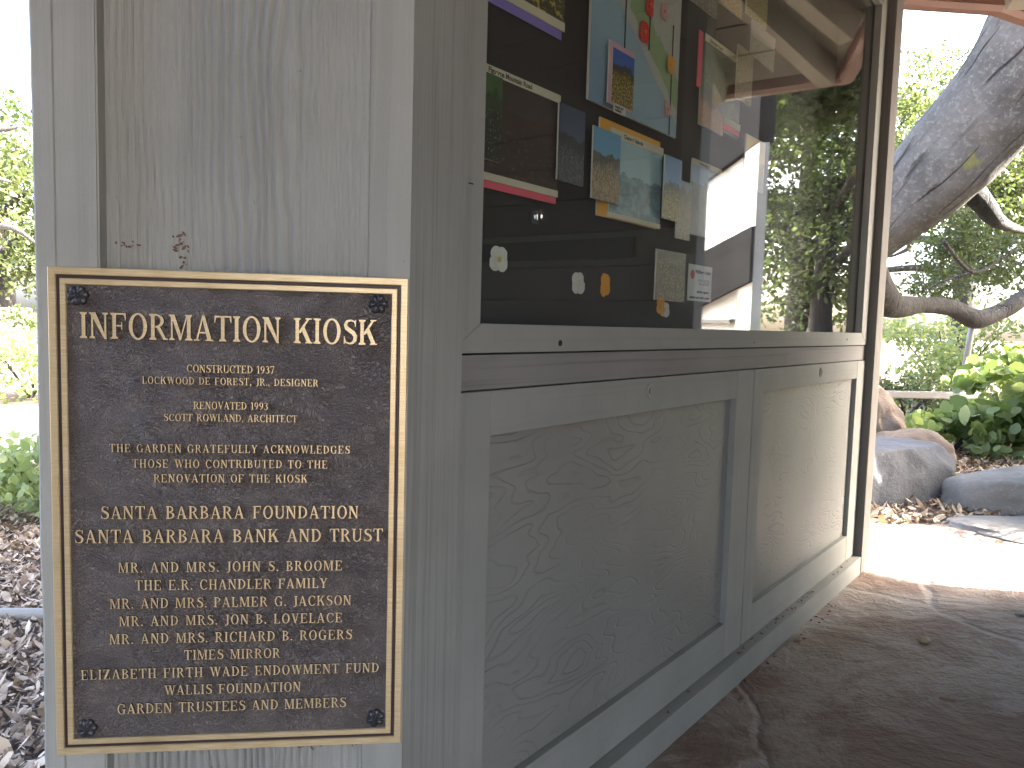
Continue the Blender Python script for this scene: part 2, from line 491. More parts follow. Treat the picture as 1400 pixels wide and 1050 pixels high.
def wobbly(pts, amp, fr, n=10):
    out = []
    for i in range(len(pts)):
        p, q = Vector(pts[i]), Vector(pts[(i+1)%len(pts)])
        for k in range(n):
            v = p.lerp(q, k/n)
            out.append((v.x + amp*mnoise.noise(Vector((v.x*fr, v.y*fr, 1))), v.y + amp*mnoise.noise(Vector((v.x*fr, v.y*fr, 7)))))
    return out
bm = bmesh.new()
prism(bm, wobbly([(-.45,1.05),(.4,3.55),(1.4,3.72),(1.85,3.72),(2.25,3.72),(2.6,3.45),(4.5,3.3),(8,2.6),(7,-4),(-1.5,-5),(-1.2,.2)], .10, 1.7), -.12, 0, 0, 0)
tag(meshobj('path', bm, M_flag), kind='structure')
bm = bmesh.new()
prism(bm, wobbly([(-1.9,4.9),(-3.2,4.7),(-9,3.6),(-9.6,6.2),(-4.6,7.4),(-3,6.6)], .2, .8), -.2, -.012)
tag(meshobj('pale_path', bm, M_sand), kind='structure')
bm = bmesh.new()
prism(bm, wobbly([(-4.6,9.4),(-12,7.6),(-14,11.4),(-8,13.2)], .3, .6), -.2, -.008)
tag(meshobj('far_pale_path', bm, M_sand), kind='structure')

# ------------------------------------------------------------------ the kiosk
K = empty('kiosk', CORNER, ROT_B)
tag(K, 'grey painted wooden kiosk with glazed window over two panelled doors', 'kiosk')
q7 = math.sqrt(.5)
def A(a, dep): return (q7*a + q7*dep, -q7*a + q7*dep)          # end-wall coordinates in the kiosk's frame
ZT = 2.62
def kpart(name, bm, mats, parent=K, **kw): return meshobj(name, bm, mats, parent, **kw)

bm = bmesh.new()                                                # near corner post, mitred round the corner
prism(bm, [(0,0),(.105,0),(.105,.075),(.02,.075),A(-.053,.05),A(-.053,.004),A(0,.0)], .02, ZT, 0, .0018)
for f in bm.faces:
    f.normal_update()
    if f.normal.dot(Vector((-q7,-q7,0))) > .95: f.material_index = 1  # end-wall face takes the lighter paint, its stronger light put into the colour
kpart('corner_post', bm, [M_post, M_batten])
bm = bmesh.new()
prism(bm, [A(-.4240,.0265),A(-.0535,.0085),A(-.0535,.030),A(-.4240,.048)], .02, ZT, 0)
kpart('wall_panel', bm, M_board)
bm = bmesh.new()
prism(bm, [A(-.4240,0),A(-.3745,0),A(-.3745,.0258),A(-.4240,.0258)], .02, ZT, 0, .0022)
kpart('batten', bm, M_batten)
bm = bmesh.new()                                                # outer post, edge slightly uneven
n = 60
a_l = [-.4497 - .0022*mnoise.noise(Vector((3.3, .5, i*.31))) - .0010*mnoise.noise(Vector((1.3, .5, i*1.1))) for i in range(n+1)]
cols = []
for i in range(n+1):
    z = .02 + (ZT-.02)*i/n
    cols.append([bm.verts.new((*A(a, d), z)) for a, d in ((a_l[i]+.003,.0005),(-.4255,.0005),(-.4243,.0025),(-.4243,.09),(a_l[i],.09),(a_l[i],.0035))])
for i in range(n):
    for k in range(6):
        bm.faces.new((cols[i][k], cols[i][(k+1)%6], cols[i+1][(k+1)%6], cols[i+1][k]))
bm.faces.new(cols[0][::-1]); bm.faces.new(cols[-1])
bmesh.ops.recalc_face_normals(bm, faces=bm.faces[:])
kpart('corner_post', bm, M_batten)
# back of the booth
bm = bmesh.new()
xl, yl = A(-.4497, .09)
prism(bm, [(xl+.003, yl+.001),(2.62,yl+.001),(2.62,yl+.022),(xl+.003,yl+.022)], .02, ZT)
kpart('back_wall', bm, M_darkgrey)
bm = bmesh.new()
prism(bm, [(2.5205,.02),(2.62,.12),(2.62,yl),(2.59,yl),(2.59,.14),(2.5205,.07)], .02, ZT)
kpart('end_wall', bm, M_board)
bm = bmesh.new(); box(bm, 2.42, 2.52, 0, .10, .0, ZT, 0, .003); kpart('corner_post', bm, wood_paint('darkened end post', (.135,.128,.115), 'z', 260, .9, .006, .0014, .3, 41))  # post paint darkened in colour against the light bouncing off the path
# base board with a ledge in front of the doors
bm = bmesh.new()
box(bm, .106, 2.419, .002, .036, .0, .069, 0, .0025); box(bm, .106, 2.419, .0365, .30, .0, .066, 0)
kpart('base_board', bm, M_trimh)
bm = bmesh.new(); box(bm, .106, 2.419, .035, .075, .8225, .8755, 0, .0015); kpart('rail', bm, M_railh)
# doors
P_ply = [plywood('plywood grain', 1.7), plywood('plywood grain second', 6.1)]
def cab_door(x0, x1, pl, pr, z0, z1, pb, pt, lockx, ply):
    bm = bmesh.new()
    F0, F1 = .030, .052
    box(bm, x0, pl, F0, F1, z0, z1, 1, .0012); box(bm, pr, x1, F0, F1, z0, z1, 1, .0012)
    box(bm, pl+.0006, pr-.0006, F0+.0005, F1, pt, z1, 0, .0012); box(bm, pl+.0006, pr-.0006, F0+.0005, F1, z0, pb, 0, .0012)
    d = kpart('cabinet_door', bm, [M_trimh, M_trimv])
    bm = bmesh.new(); box(bm, pl-.01, pr+.01, F0+.0155, F1+.006, pb-.01, pt+.01)
    kpart('panel', bm, ply, d)
    # keyhole escutcheon
    bm = bmesh.new()
    zz = .794; seg = 28
    ring = lambda r, y: [bm.verts.new((lockx + r*math.cos(2*math.pi*k/seg), y, zz + 1.25*r*math.sin(2*math.pi*k/seg))) for k in range(seg)]
    r1, r2, r3, r4 = ring(.0125, F0+.0008), ring(.0120, F0-.0024), ring(.0092, F0-.0026), ring(.0088, F0-.0006)
    for a, b in ((r1,r2),(r2,r3),(r3,r4)):
        for k in range(seg): bm.faces.new((a[k], a[(k+1)%seg], b[(k+1)%seg], b[k]))
    bm.faces.new(r4)
    bmesh.ops.recalc_face_normals(bm, faces=bm.faces[:])
    box(bm, lockx-.0013, lockx+.0013, F0-.0012, F0-.0004, zz-.006, zz+.006, 1)
    kpart('lock', bm, [M_trimv, M_dark], d)
    return d
cab_door(.1085, 1.2860, .2065, 1.1760, .0715, .8205, .167, .751, .713, P_ply[0])
cab_door(1.2925, 2.4165, 1.3640, 2.3080, .0715, .8205, .167, .7565, 1.863, P_ply[1])
bm = bmesh.new(); box(bm, 1.2864, 1.2921, .0335, .06, .0715, .8205); kpart('centre_strip', bm, plain('dark gap wood', (.05,.042,.036), .9))
# window: mitred frame
bm = bmesh.new()
def fpoly(pts, y0, y1, mi):
    a = [bm.verts.new((p[0], y0, p[1])) for p in pts]; b = [bm.verts.new((p[0], y1, p[1])) for p in pts]
    n = len(pts); fs = [bm.faces.new(a), bm.faces.new(b[::-1])]
    for i in range(n): fs.append(bm.faces.new((a[i], b[i], b[(i+1)%n], a[(i+1)%n])))
    for f in fs: f.material_index = mi
    bmesh.ops.bevel(bm, geom=list({e for f in fs for e in f.edges}), offset=.0011, segments=2, affect='EDGES')
x0, x1, z0, z1 = .1065, 2.4165, .8785, 2.16
X0, X1, Z0, Z1 = .1765, 2.3350, .9225, 2.09
gp = .0004
fpoly([(x0,z0),(x1,z0),(X1-gp,Z0),(X0+gp,Z0)], .030, .054, 0)
fpoly([(x0,z1),(X0+gp,Z1),(X1-gp,Z1),(x1,z1)], .030, .054, 0)
fpoly([(x0,z0+gp),(X0,Z0+gp),(X0,Z1-gp),(x0,z1-gp)], .030, .054, 1)
fpoly([(x1,z0+gp),(x1,z1-gp),(X1,Z1-gp),(X1,Z0+gp)], .030, .054, 1)
bmesh.ops.recalc_face_normals(bm, faces=bm.faces[:])
WF = kpart('window', bm, [M_trimh, M_trimv])
bm = bmesh.new(); box(bm, X0-.012, X1+.012, .0545, .0585, Z0-.012, Z1+.012); kpart('glass', bm, M_glass, WF)
def screw(x, z, r, hole):
    bm = bmesh.new()
    bmesh.ops.create_cone(bm, cap_ends=True, segments=16, radius1=r, radius2=r*.85, depth=.0016)
    bmesh.ops.transform(bm, matrix=Matrix.Translation((x, .0296, z)) @ Matrix.Rotation(R(90), 4, 'X'), verts=bm.verts[:])
    if not hole: box(bm, x-r*.8, x+r*.8, .0284, .0290, z-r*.15, z+r*.15, 1)
    kpart('screw', bm, [M_dark if hole else M_trimv, M_dark], WF)
screw(.386, .8925, .0055, True); screw(.146, 1.122, .0065, False); screw(1.275, .8905, .005, False); screw(2.146, .899, .0045, True)
# display case behind the glass
bm = bmesh.new()
box(bm, .11, 2.415, .200, .215, .87, 2.2); box(bm, .11, 2.415, .060, .1995, .87, .9085)
box(bm, .11, 2.415, .060, .1995, 2.12, 2.14); box(bm, .08, .1095, .060, .215, .87, 2.2); box(bm, 2.4155, 2.4195, .060, .215, .87, 2.2)
kpart('display_case', bm, M_dark)
bm = bmesh.new(); box(bm, .106, 2.419, .036, .30, 2.165, ZT, 0); kpart('header_board', bm, M_trimh)

# ---- octagonal roof over the whole kiosk (children of the kiosk, built in world coordinates)
RV = [Vector(p) for p in ((2.08,3.44),(2.69,3.76),(5.16,1.57),(5.62,-1.0),(3.9,-2.9),(.7,-3.2),(-.9,-1.6),(-1.35,1.05),(-.55,3.20))]
APEX = Vector((1.65, .35, 3.75)); ZE = 2.40
KI = Matrix.LocRotScale(CORNER, Matrix.Rotation(ROT_B, 3, 'Z'), None).inverted()
def to_k(bm): bmesh.ops.transform(bm, matrix=KI, verts=bm.verts[:])
bm = bmesh.new()
nv = len(RV)
E3 = [Vector((v.x, v.y, ZE)) for v in RV]
for i in range(nv):
    p, q = E3[i], E3[(i+1)%nv]
    nb = 15
    nrm = (q-p).cross(APEX-p).normalized()
    if nrm.z < 0: nrm = -nrm
    for k in range(nb):
        t0, t1 = k/nb, (k+1)/nb - .0035
        quad = [p.lerp(APEX, t0), q.lerp(APEX, t0), q.lerp(APEX, min(t1,.999)), p.lerp(APEX, min(t1,.999))]
        lo = [bm.verts.new(v) for v in quad]; hi = [bm.verts.new(v + nrm*.018) for v in quad]
        bm.faces.new(lo); bm.faces.new(hi[::-1])
        for j in range(4): bm.faces.new((lo[j], hi[j], hi[(j+1)%4], lo[(j+1)%4]))
bmesh.ops.recalc_face_normals(bm, faces=bm.faces[:])
to_k(bm)
ROOF = kpart('roof', bm, wood_paint('roof sheathing', (.14,.13,.105), 'x', 60, .25, .004, .0006, .1, 17))
bm = bmesh.new()
lo = [bm.verts.new((v.x + (v.x-1.65)*.01, v.y + (v.y-.35)*.01, ZE+.03)) for v in RV]
hi = [bm.verts.new((v.x + (v.x-1.65)*.01, v.y + (v.y-.35)*.01, ZE+.06)) for v in RV]
a0 = bm.verts.new(APEX + Vector((0,0,.035))); a1 = bm.verts.new(APEX + Vector((0,0,.07)))
for i in range(nv):
    j = (i+1)%nv
    bm.faces.new((lo[i], lo[j], a0)); bm.faces.new((hi[i], a1, hi[j])); bm.faces.new((lo[i], hi[i], hi[j], lo[j]))
bmesh.ops.recalc_face_normals(bm, faces=bm.faces[:])
to_k(bm); kpart('shingles', bm, plain('brown roof shingles', (.12,.085,.065), .9), ROOF)
def rafter(p, q, wd=.085, ht=.15):
    bm = bmesh.new()
    d = (q-p); up = Vector((0,0,1))
    beam(bm, p - Vector((0,0,.004)), q - Vector((0,0,.004)), wd, ht, up, 0, .004)
    to_k(bm); kpart('rafter', bm, M_cream, ROOF)
for i in range(nv):
    p, q = E3[i], E3[(i+1)%nv]
    rafter(p.lerp(APEX, .012), p.lerp(APEX, .97), .09, .14)
    e = (q-p).to_2d(); L = e.length; e.normalize()
    inn = Vector((-e.y, e.x)); mid = ((p+q)/2).to_2d()
    if (APEX.to_2d()-mid).dot(inn) < 0: inn = -inn
    ap = (APEX.to_2d()-p.to_2d()).dot(inn); s_ap = (APEX.to_2d()-p.to_2d()).dot(e)
    cnt = max(2, int(L/.62))
    for k in range(1, cnt):
        s = L*k/cnt
        run = ap*min(s/s_ap if s < s_ap else 9, (L-s)/(L-s_ap) if s >= s_ap else 9) - .10
        if run < .25: continue
        a = p.to_2d() + e*s + inn*.02; b = p.to_2d() + e*s + inn*run
        rafter(Vector((a.x, a.y, ZE + (APEX.z-ZE)*.02/ap)), Vector((b.x, b.y, ZE + (APEX.z-ZE)*run/ap)))
for i in range(nv):
    p, q = RV[i], RV[(i+1)%nv]
    e = (q-p).normalized(); out = Vector((e.y, -e.x))
    if (p-Vector((1.65,.35))).dot(out) < 0: out = -out
    bm = bmesh.new()
    prof = [(.012,-.02),(.012,-.085),(.03,-.105),(.075,-.105),(.095,-.085),(.10,-.015),(.112,-.01),(.112,0),(.092,0),(.088,-.08),(.072,-.096),(.033,-.096),(.02,-.08),(.02,-.02)]
    def mitre(u, v):                                            # joint between two runs of gutter
        k = math.tan(math.acos(max(-1, min(1, u.dot(v))))/2)
        return k if (u.x*v.y - u.y*v.x)*(e.x*out.y - e.y*out.x) < 0 else -k
    k0 = -mitre((p-RV[i-1]).normalized(), e); k1 = mitre(e, (RV[(i+2)%nv]-q).normalized())
    def ext(P, sgn):
        k = k0 if sgn < 0 else k1
        return [bm.verts.new((P.x + out.x*o + e.x*o*k, P.y + out.y*o + e.y*o*k, ZE+.03+h)) for o, h in prof]
    A0, B0 = ext(p, -1), ext(q, 1)
    m_ = len(prof)
    for k in range(m_): bm.faces.new((A0[k], A0[(k+1)%m_], B0[(k+1)%m_], B0[k]))
    bm.faces.new(A0[::-1]); bm.faces.new(B0)
    bmesh.ops.recalc_face_normals(bm, faces=bm.faces[:])
    to_k(bm); kpart('gutter', bm, M_gutter, ROOF)

# ---- second wall of the kiosk's shelter, seen in the window's reflection
bm = bmesh.new()
wa, wb = Vector((2.113,2.628,0)), Vector((4.84,.50,0))
we = (wb-wa).normalized(); wn = Vector((-we.y, we.x, 0))
if wn.dot(Vector((0,0,0))-wa) < 0: wn = -wn
T2 = empty('screen_wall', wa, math.atan2(we.y, we.x))
tag(T2, 'dark grey boarded wall facing the window across the flagstone passage', 'wall')
Lw = (wb-wa).length
bm = bmesh.new()
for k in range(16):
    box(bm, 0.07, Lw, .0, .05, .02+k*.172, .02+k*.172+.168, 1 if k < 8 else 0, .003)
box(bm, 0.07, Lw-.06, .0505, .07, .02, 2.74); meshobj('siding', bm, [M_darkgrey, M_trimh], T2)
bm = bmesh.new(); box(bm, -.03, .069, -.02, .08, 0, 2.70, 0, .004); meshobj('post', bm, M_post, T2)
wp = [Vector((-1.12,.55,0)), Vector((-.82,-1.5,0)), Vector((-.35,-2.1,0))]
T3 = empty('screen_wall', wp[0]); tag(T3, 'added unseen dark grey boarded wall behind the viewer blocking skylight', 'wall')  # out of view, added to keep skylight off the kiosk
for p_, q_ in zip(wp, wp[1:]):
    bm = bmesh.new()
    for k in range(16): beam(bm, p_-wp[0]+Vector((0,0,.02+k*.165+.161)), q_-wp[0]+Vector((0,0,.02+k*.165+.161)), .04, .161)
    meshobj('siding', bm, M_darkgrey, T3)
bm = bmesh.new()
for k in range(16):                                             # unseen return of the wall, added to cut light from the right
    box(bm, Lw-.05, Lw, .051-4.0, -.001, .02+k*.172, .02+k*.172+.168, 0, .003)
box(bm, Lw+.0005, Lw+.02, .051-4.0, -.001, .02, 2.74); meshobj('added_side_siding', bm, M_darkgrey, T2)
bm = bmesh.new(); box(bm, .30, 1.35, -.022, -.001, 1.26, 1.36, 0, .002); meshobj('sign_board', bm, plain('dark teal board', (.015,.03,.04), .5), T2)
bm = bmesh.new(); box(bm, .45, 1.9, -.30, -.001, .86, .90, 0, .004); meshobj('counter', bm, M_darkgrey, T2)

# ------------------------------------------------------------------ bronze plaque with serif lettering
PL = empty('plaque', CORNER + dA*(-.4295) + aA*(-.012) + Vector((0,0,.3670)), ROT_A)
tag(PL, 'bronze information plaque with brass border and raised lettering on grey board wall', 'plaque')
PW, PH = .4280, .6100
def ringbm(x0, x1, z0, z1, t, y0, y1):
    bm = bmesh.new()
    def loop(x0, x1, z0, z1, y): return [bm.verts.new(p) for p in ((x0,y,z0),(x1,y,z0),(x1,y,z1),(x0,y,z1))]
    b = .0009
    of, if_ = loop(x0+b, x1-b, z0+b, z1-b, y0), loop(x0+t-b, x1-t+b, z0+t-b, z1-t+b, y0)
    ob, ob2 = loop(x0, x1, z0, z1, y0+b), loop(x0, x1, z0, z1, y1)
    ib, ib2 = loop(x0+t, x1-t, z0+t, z1-t, y0+b), loop(x0+t, x1-t, z0+t, z1-t, y1)
    for i in range(4):
        j = (i+1)%4
        bm.faces.new((of[i], of[j], if_[j], if_[i])); bm.faces.new((ob[i], ob[j], of[j], of[i]))
        bm.faces.new((ob2[i], ob2[j], ob[j], ob[i])); bm.faces.new((if_[i], if_[j], ib[j], ib[i])); bm.faces.new((ib[i], ib[j], ib2[j], ib2[i]))
    bmesh.ops.recalc_face_normals(bm, faces=bm.faces[:])
    return bm
bm = bmesh.new(); box(bm, .004, PW-.004, .0028, .0118, .004, PH-.004); meshobj('plate', bm, M_bronze, PL)
meshobj('outer_border', ringbm(0, PW, 0, PH, .0092, 0, .0118), M_brass, PL)
meshobj('groove', ringbm(.0093, PW-.0093, .0093, PH-.0093, .0040, .0022, .0035), M_groove, PL)
meshobj('inner_border', ringbm(.0134, PW-.0134, .0134, PH-.0134, .0072, .0002, .0035), M_brass, PL)
# rosettes over the fixing screws
for (a, z) in ((-.3954,.9431),(-.0393,.9436),(-.0351,.4016),(-.3931,.4011)):
    bm = bmesh.new()
    X, Z = a+.4295, z-.3670
    rot = random.random()*.5; nr, na = 14, 60
    rows = []
    for i in range(nr+1):
        u = i/nr; row = []
        for k in range(na):
            t = 2*math.pi*k/na; pc = abs(math.cos(3*t))**.55
            rr = .0128*u*(.80+.20*pc)
            hgt = .0046*(math.sqrt(max(0, 1-(2*u-1.05)**2/1.1)))*(.45+.55*pc) + (.0036*(1-(u/.30)**2) if u < .30 else 0)
            if i == nr: hgt = -.0012
            row.append(bm.verts.new((X+rr*math.cos(t+rot), .0022-hgt, Z+rr*math.sin(t+rot))))
        rows.append(row)
    for i in range(nr):
        for k in range(na):
            bm.faces.new((rows[i][k], rows[i][(k+1)%na], rows[i+1][(k+1)%na], rows[i+1][k]))
    bmesh.ops.remove_doubles(bm, verts=bm.verts[:], dist=1e-6)
    bmesh.ops.recalc_face_normals(bm, faces=bm.faces[:])
    meshobj('rosette', bm, M_bolt, PL, smooth=True)

# serif capitals drawn as filled outlines, cap height 1
TK, TN = .148, .074
def serif_stem(x, w=TK, y0=0., y1=1., lo=True, hi=True, e=.075):
    pts = []
    if lo: pts += [(x-e,y0),(x+w+e,y0),(x+w+e,y0+.045),(x+w,y0+.10)]
    else: pts += [(x,y0),(x+w,y0)]
    if hi: pts += [(x+w,y1-.10),(x+w+e,y1-.045),(x+w+e,y1),(x-e,y1),(x-e,y1-.045),(x,y1-.10)]
    else: pts += [(x+w,y1),(x,y1)]
    if lo: pts += [(x,y0+.10),(x-e,y0+.045)]
    return pts
def ser(x0, x1, y, d):                                       # flat serif; d=+1 grows up
    return [(x0,y),(x1,y),(x1,y+.05*d),(x0,y+.05*d)] if d > 0 else [(x0,y-.05),(x1,y-.05),(x1,y),(x0,y)]
def diag(xa, xb, w):                                         # bar from (xa,0) to (xb,1), horizontal width w
    return [(xa,0),(xa+w,0),(xb+w,1),(xb,1)]
def rng_(cx, cy, rx, ry, a0, a1, T, t, n=22):
    o, i = [], []
    for k in range(n+1):
        a = R(a0 + (a1-a0)*k/n)
        o.append((cx+rx*math.cos(a), cy+ry*math.sin(a))); i.append((cx+(rx-T)*math.cos(a), cy+(ry-t)*math.sin(a)))
    return o + i[::-1]
def strk(path, wd):
    n = len(path); l, r = [], []
    for k in range(n):
        a, b = path[max(0,k-1)], path[min(n-1,k+1)]
        dx, dy = b[0]-a[0], b[1]-a[1]; q = math.hypot(dx,dy)
        nx, ny = -dy/q*wd[k]/2, dx/q*wd[k]/2
        l.append((path[k][0]+nx, path[k][1]+ny)); r.append((path[k][0]-nx, path[k][1]-ny))
    return l + r[::-1]
def rect(x0, x1, y0, y1): return [(x0,y0),(x1,y0),(x1,y1),(x0,y1)]
def glyph(c):
    s = serif_stem
    if c == 'I': return [s(.09)], .345
    if c == 'N': return [s(.08, TN+.01), s(.60, TN+.01, lo=False), [(.075,1),(.10,1),(.26,1),(.695,.0),(.695,-.02),(.60,-.02),(.10,.87)], rect(.0,.1,.955,1)], .80
    if c == 'F': return [s(.08), rect(.245,.60,.935,1), [(.53,.935),(.60,.72),(.625,.72),(.625,1),(.60,1)], rect(.245,.47,.475,.54), [(.44,.36),(.48,.36),(.48,.655),(.44,.655)]], .66
    if c == 'E': return [s(.08), rect(.245,.60,.935,1), [(.53,.935),(.60,.73),(.625,.73),(.625,1),(.60,1)], rect(.245,.46,.475,.54), [(.43,.37),(.47,.37),(.47,.645),(.43,.645)], rect(.245,.62,0,.065), [(.55,.065),(.625,.28),(.65,.28),(.65,0),(.62,0)]], .71
    if c == 'L': return [s(.08), rect(.245,.58,0,.065), [(.50,.065),(.575,.30),(.605,.30),(.605,0),(.58,0)]], .64
    if c == 'T': return [s(.27, hi=False, y1=.94), rect(.02,.685,.935,1), [(.02,1),(.0,1),(.0,.72),(.025,.72),(.09,.935),(.02,.935)], [(.685,1),(.705,1),(.705,.72),(.68,.72),(.615,.935),(.685,.935)]], .71
    if c == 'H': return [s(.08), s(.555), rect(.245,.555,.475,.545)], .80
    if c == 'O': return [rng_(.40,.5,.37,.52,90,270,TK,.07), rng_(.40,.5,.37,.52,-90,90,TK,.07)], .80
    if c in 'CG':
        g = [rng_(.41,.5,.38,.52,52,308,TK,.07)]
        g += [[(.56,.86),(.66,.66),(.69,.66),(.69,1.0),(.665,1.0),(.645,.93)]]
        if c == 'C': return g + [strk([(.61,.06),(.66,.14),(.70,.27)], [.075,.055,.035])], .74
        return g + [s(.575, TK-.01, y0=.02, y1=.46, lo=False), strk([(.56,.04),(.62,.06),(.70,.10)], [.08,.08,.06])], .82
    if c == 'D': return [s(.08), rng_(.245,.5,.47,.5,-90,90,TK,.065)], .76
    if c in 'PR':
        g = [s(.08), rng_(.245,.735,.36,.265,-90,90,TK-.01,.065)]
        if c == 'P': return g, .66
        return g + [[(.30,.50),(.45,.50),(.68,.06),(.76,.045),(.76,0),(.58,0)]], .76
    if c == 'B': return [s(.08), rng_(.245,.755,.32,.245,-90,90,TK-.01,.065), rng_(.245,.27,.385,.27,-90,90,TK,.065)], .68
    if c == 'S':
        p = [(.56,.80),(.50,.92),(.36,.965),(.20,.92),(.13,.78),(.18,.65),(.32,.555),(.47,.46),(.555,.33),(.54,.17),(.44,.06),(.30,.03),(.16,.08),(.09,.22)]
        return [strk(p, [.04,.055,.07,.11,.15,.165,.17,.175,.17,.15,.105,.07,.055,.04]), [(.53,.70),(.57,.70),(.59,.99),(.56,.99),(.53,.92)], [(.06,.01),(.09,.01),(.12,.08),(.11,.31),(.07,.31)]], .65
    if c == 'J': return [s(.20, lo=False, y0=.22), strk([(.283,.25),(.275,.06),(.20,-.06),(.10,-.10),(.04,-.02)], [.165,.15,.10,.08,.10])], .42
    if c == 'K': return [s(.08), [(.235,.40),(.30,.40),(.66,.96),(.57,.96),(.235,.50)], ser(.50,.76,1,-1), [(.33,.55),(.46,.65),(.74,.04),(.56,.04)], ser(.49,.80,0,1)], .79
    if c == 'M': return [s(.08, TN), s(.735, TK), [(.07,1),(.235,1),(.525,.12),(.47,0),(.43,0),(.10,.92)], [(.43,0),(.49,0),(.76,.92),(.78,1),(.72,1)], rect(0,.1,.955,1)], .98
    if c == 'A': return [diag(.07,.335,TN), [(.31,1),(.43,1),(.73,0),(.55,0)], rect(.20,.56,.29,.355), ser(-.01,.22,0,1), ser(.47,.80,0,1)], .79
    if c == 'V': return [[(.05,1),(.225,1),(.46,.12),(.42,0),(.34,0)], [(.34,0),(.42,0),(.69,1),(.61,1)], ser(-.02,.31,1,-1), ser(.53,.77,1,-1)], .75
    if c == 'W': return [[(.05,1),(.215,1),(.40,.14),(.37,0),(.30,0)], [(.30,0),(.37,0),(.575,.92),(.51,.95)], [(.46,1),(.625,1),(.80,.14),(.77,0),(.70,0)], [(.70,0),(.77,0),(1.0,1),(.925,1)], ser(-.02,.70,1,-1), ser(.86,1.08,1,-1)], 1.06
    if c == 'Y': return [s(.30, hi=False, y1=.48), [(.04,1),(.22,1),(.465,.47),(.30,.44)], [(.40,.46),(.465,.46),(.68,1),(.60,1)], ser(-.02,.30,1,-1), ser(.53,.76,1,-1)], .75
    if c == 'U': return [s(.08, lo=False, y0=.28), s(.60, TN, lo=False, y0=.28), rng_(.3825,.30,.3025,.32,180,360,TK-.03,.075)], .77
    if c == 'Z': return [[(.05,.06),(.26,.06),(.61,.94),(.41,.94)], rect(.06,.61,.935,1), rect(.05,.62,0,.065), [(.06,1),(.04,1),(.04,.72),(.065,.72),(.13,.935)], [(.62,0),(.645,0),(.645,.29),(.615,.29),(.55,.065)]], .69
    if c == '.': return [rng_(.10,.075,.085,.085,0,180,.084,.084), rng_(.10,.075,.085,.085,180,360,.084,.084)], .22
    if c == ',': return [rng_(.11,.075,.085,.085,0,360,.084,.084), [(.19,.07),(.16,-.08),(.06,-.20),(.04,-.17),(.11,-.06),(.10,.02)]], .24
    if c == '1': return [s(.16, hi=False, y1=.99), [(.16,.99),(.22,.99),(.16,.80),(.05,.84),(.05,.88)]], .42
    if c == '9': return [rng_(.31,.68,.26,.32,0,180,.14,.065), rng_(.31,.68,.26,.32,180,360,.14,.065), strk([(.50,.68),(.48,.40),(.38,.16),(.16,.02)], [.14,.14,.11,.05])], .63
    if c == '3': return [strk([(.08,.82),(.16,.94),(.30,.965),(.42,.88),(.43,.72),(.36,.60),(.22,.54)], [.06,.08,.08,.13,.15,.12,.05]), strk([(.22,.54),(.38,.49),(.46,.36),(.44,.16),(.31,.04),(.16,.04),(.06,.15)], [.05,.10,.15,.16,.09,.08,.10])], .58
    if c == '7': return [rect(.06,.55,.90,1), [(.06,1),(.04,1),(.04,.72),(.07,.72),(.12,.90)], [(.47,.90),(.55,.90),(.55,.94),(.30,0),(.15,0)]], .60
    return [], .34
def textline(t, a0, a1, zb, h):
    gl = [(glyph(c) if c != ' ' else ([], .42)) for c in t]
    tot = sum(g[1] for g in gl); n = len(t)-1
    W = (a1-a0)/h
    sx = 1.0
    trk = (W - tot)/n
    if trk < .04: sx = (W - .04*n)/tot; trk = .04
    if trk > .16: sx = min(1.22, (W - .16*n)/tot); trk = (W - tot*sx)/n
    bm = bmesh.new(); x = 0; lift = 0
    for polys, wd in gl:
        for k, pl in enumerate(polys):
            f0 = .00016*(k % 6)*h/.013*.25
            ylo, yhi = .0030, .0003 - f0
            top = [bm.verts.new((a0 + .4295 + (x + p[0]*sx)*h, yhi, zb - .3670 + p[1]*h)) for p in pl]
            cx_ = sum(p[0] for p in pl)/len(pl); cy_ = sum(p[1] for p in pl)/len(pl)
            bot = [bm.verts.new((v.co.x, ylo, v.co.z)) for v in top]
            f = bm.faces.new(top); f.material_index = 0
            m_ = len(pl)
            for i in range(m_):
                g_ = bm.faces.new((top[i], bot[i], bot[(i+1)%m_], top[(i+1)%m_])); g_.material_index = 1
        x += wd*sx + trk
    for f in bm.faces: f.normal_update()
    for f in bm.faces:
        if f.material_index == 0 and f.normal.y > 0: f.normal_flip()
    bmesh.ops.triangulate(bm, faces=[f for f in bm.faces if f.material_index == 0], ngon_method='EAR_CLIP')
    meshobj('lettering', bm, [M_brass, M_groove], PL)
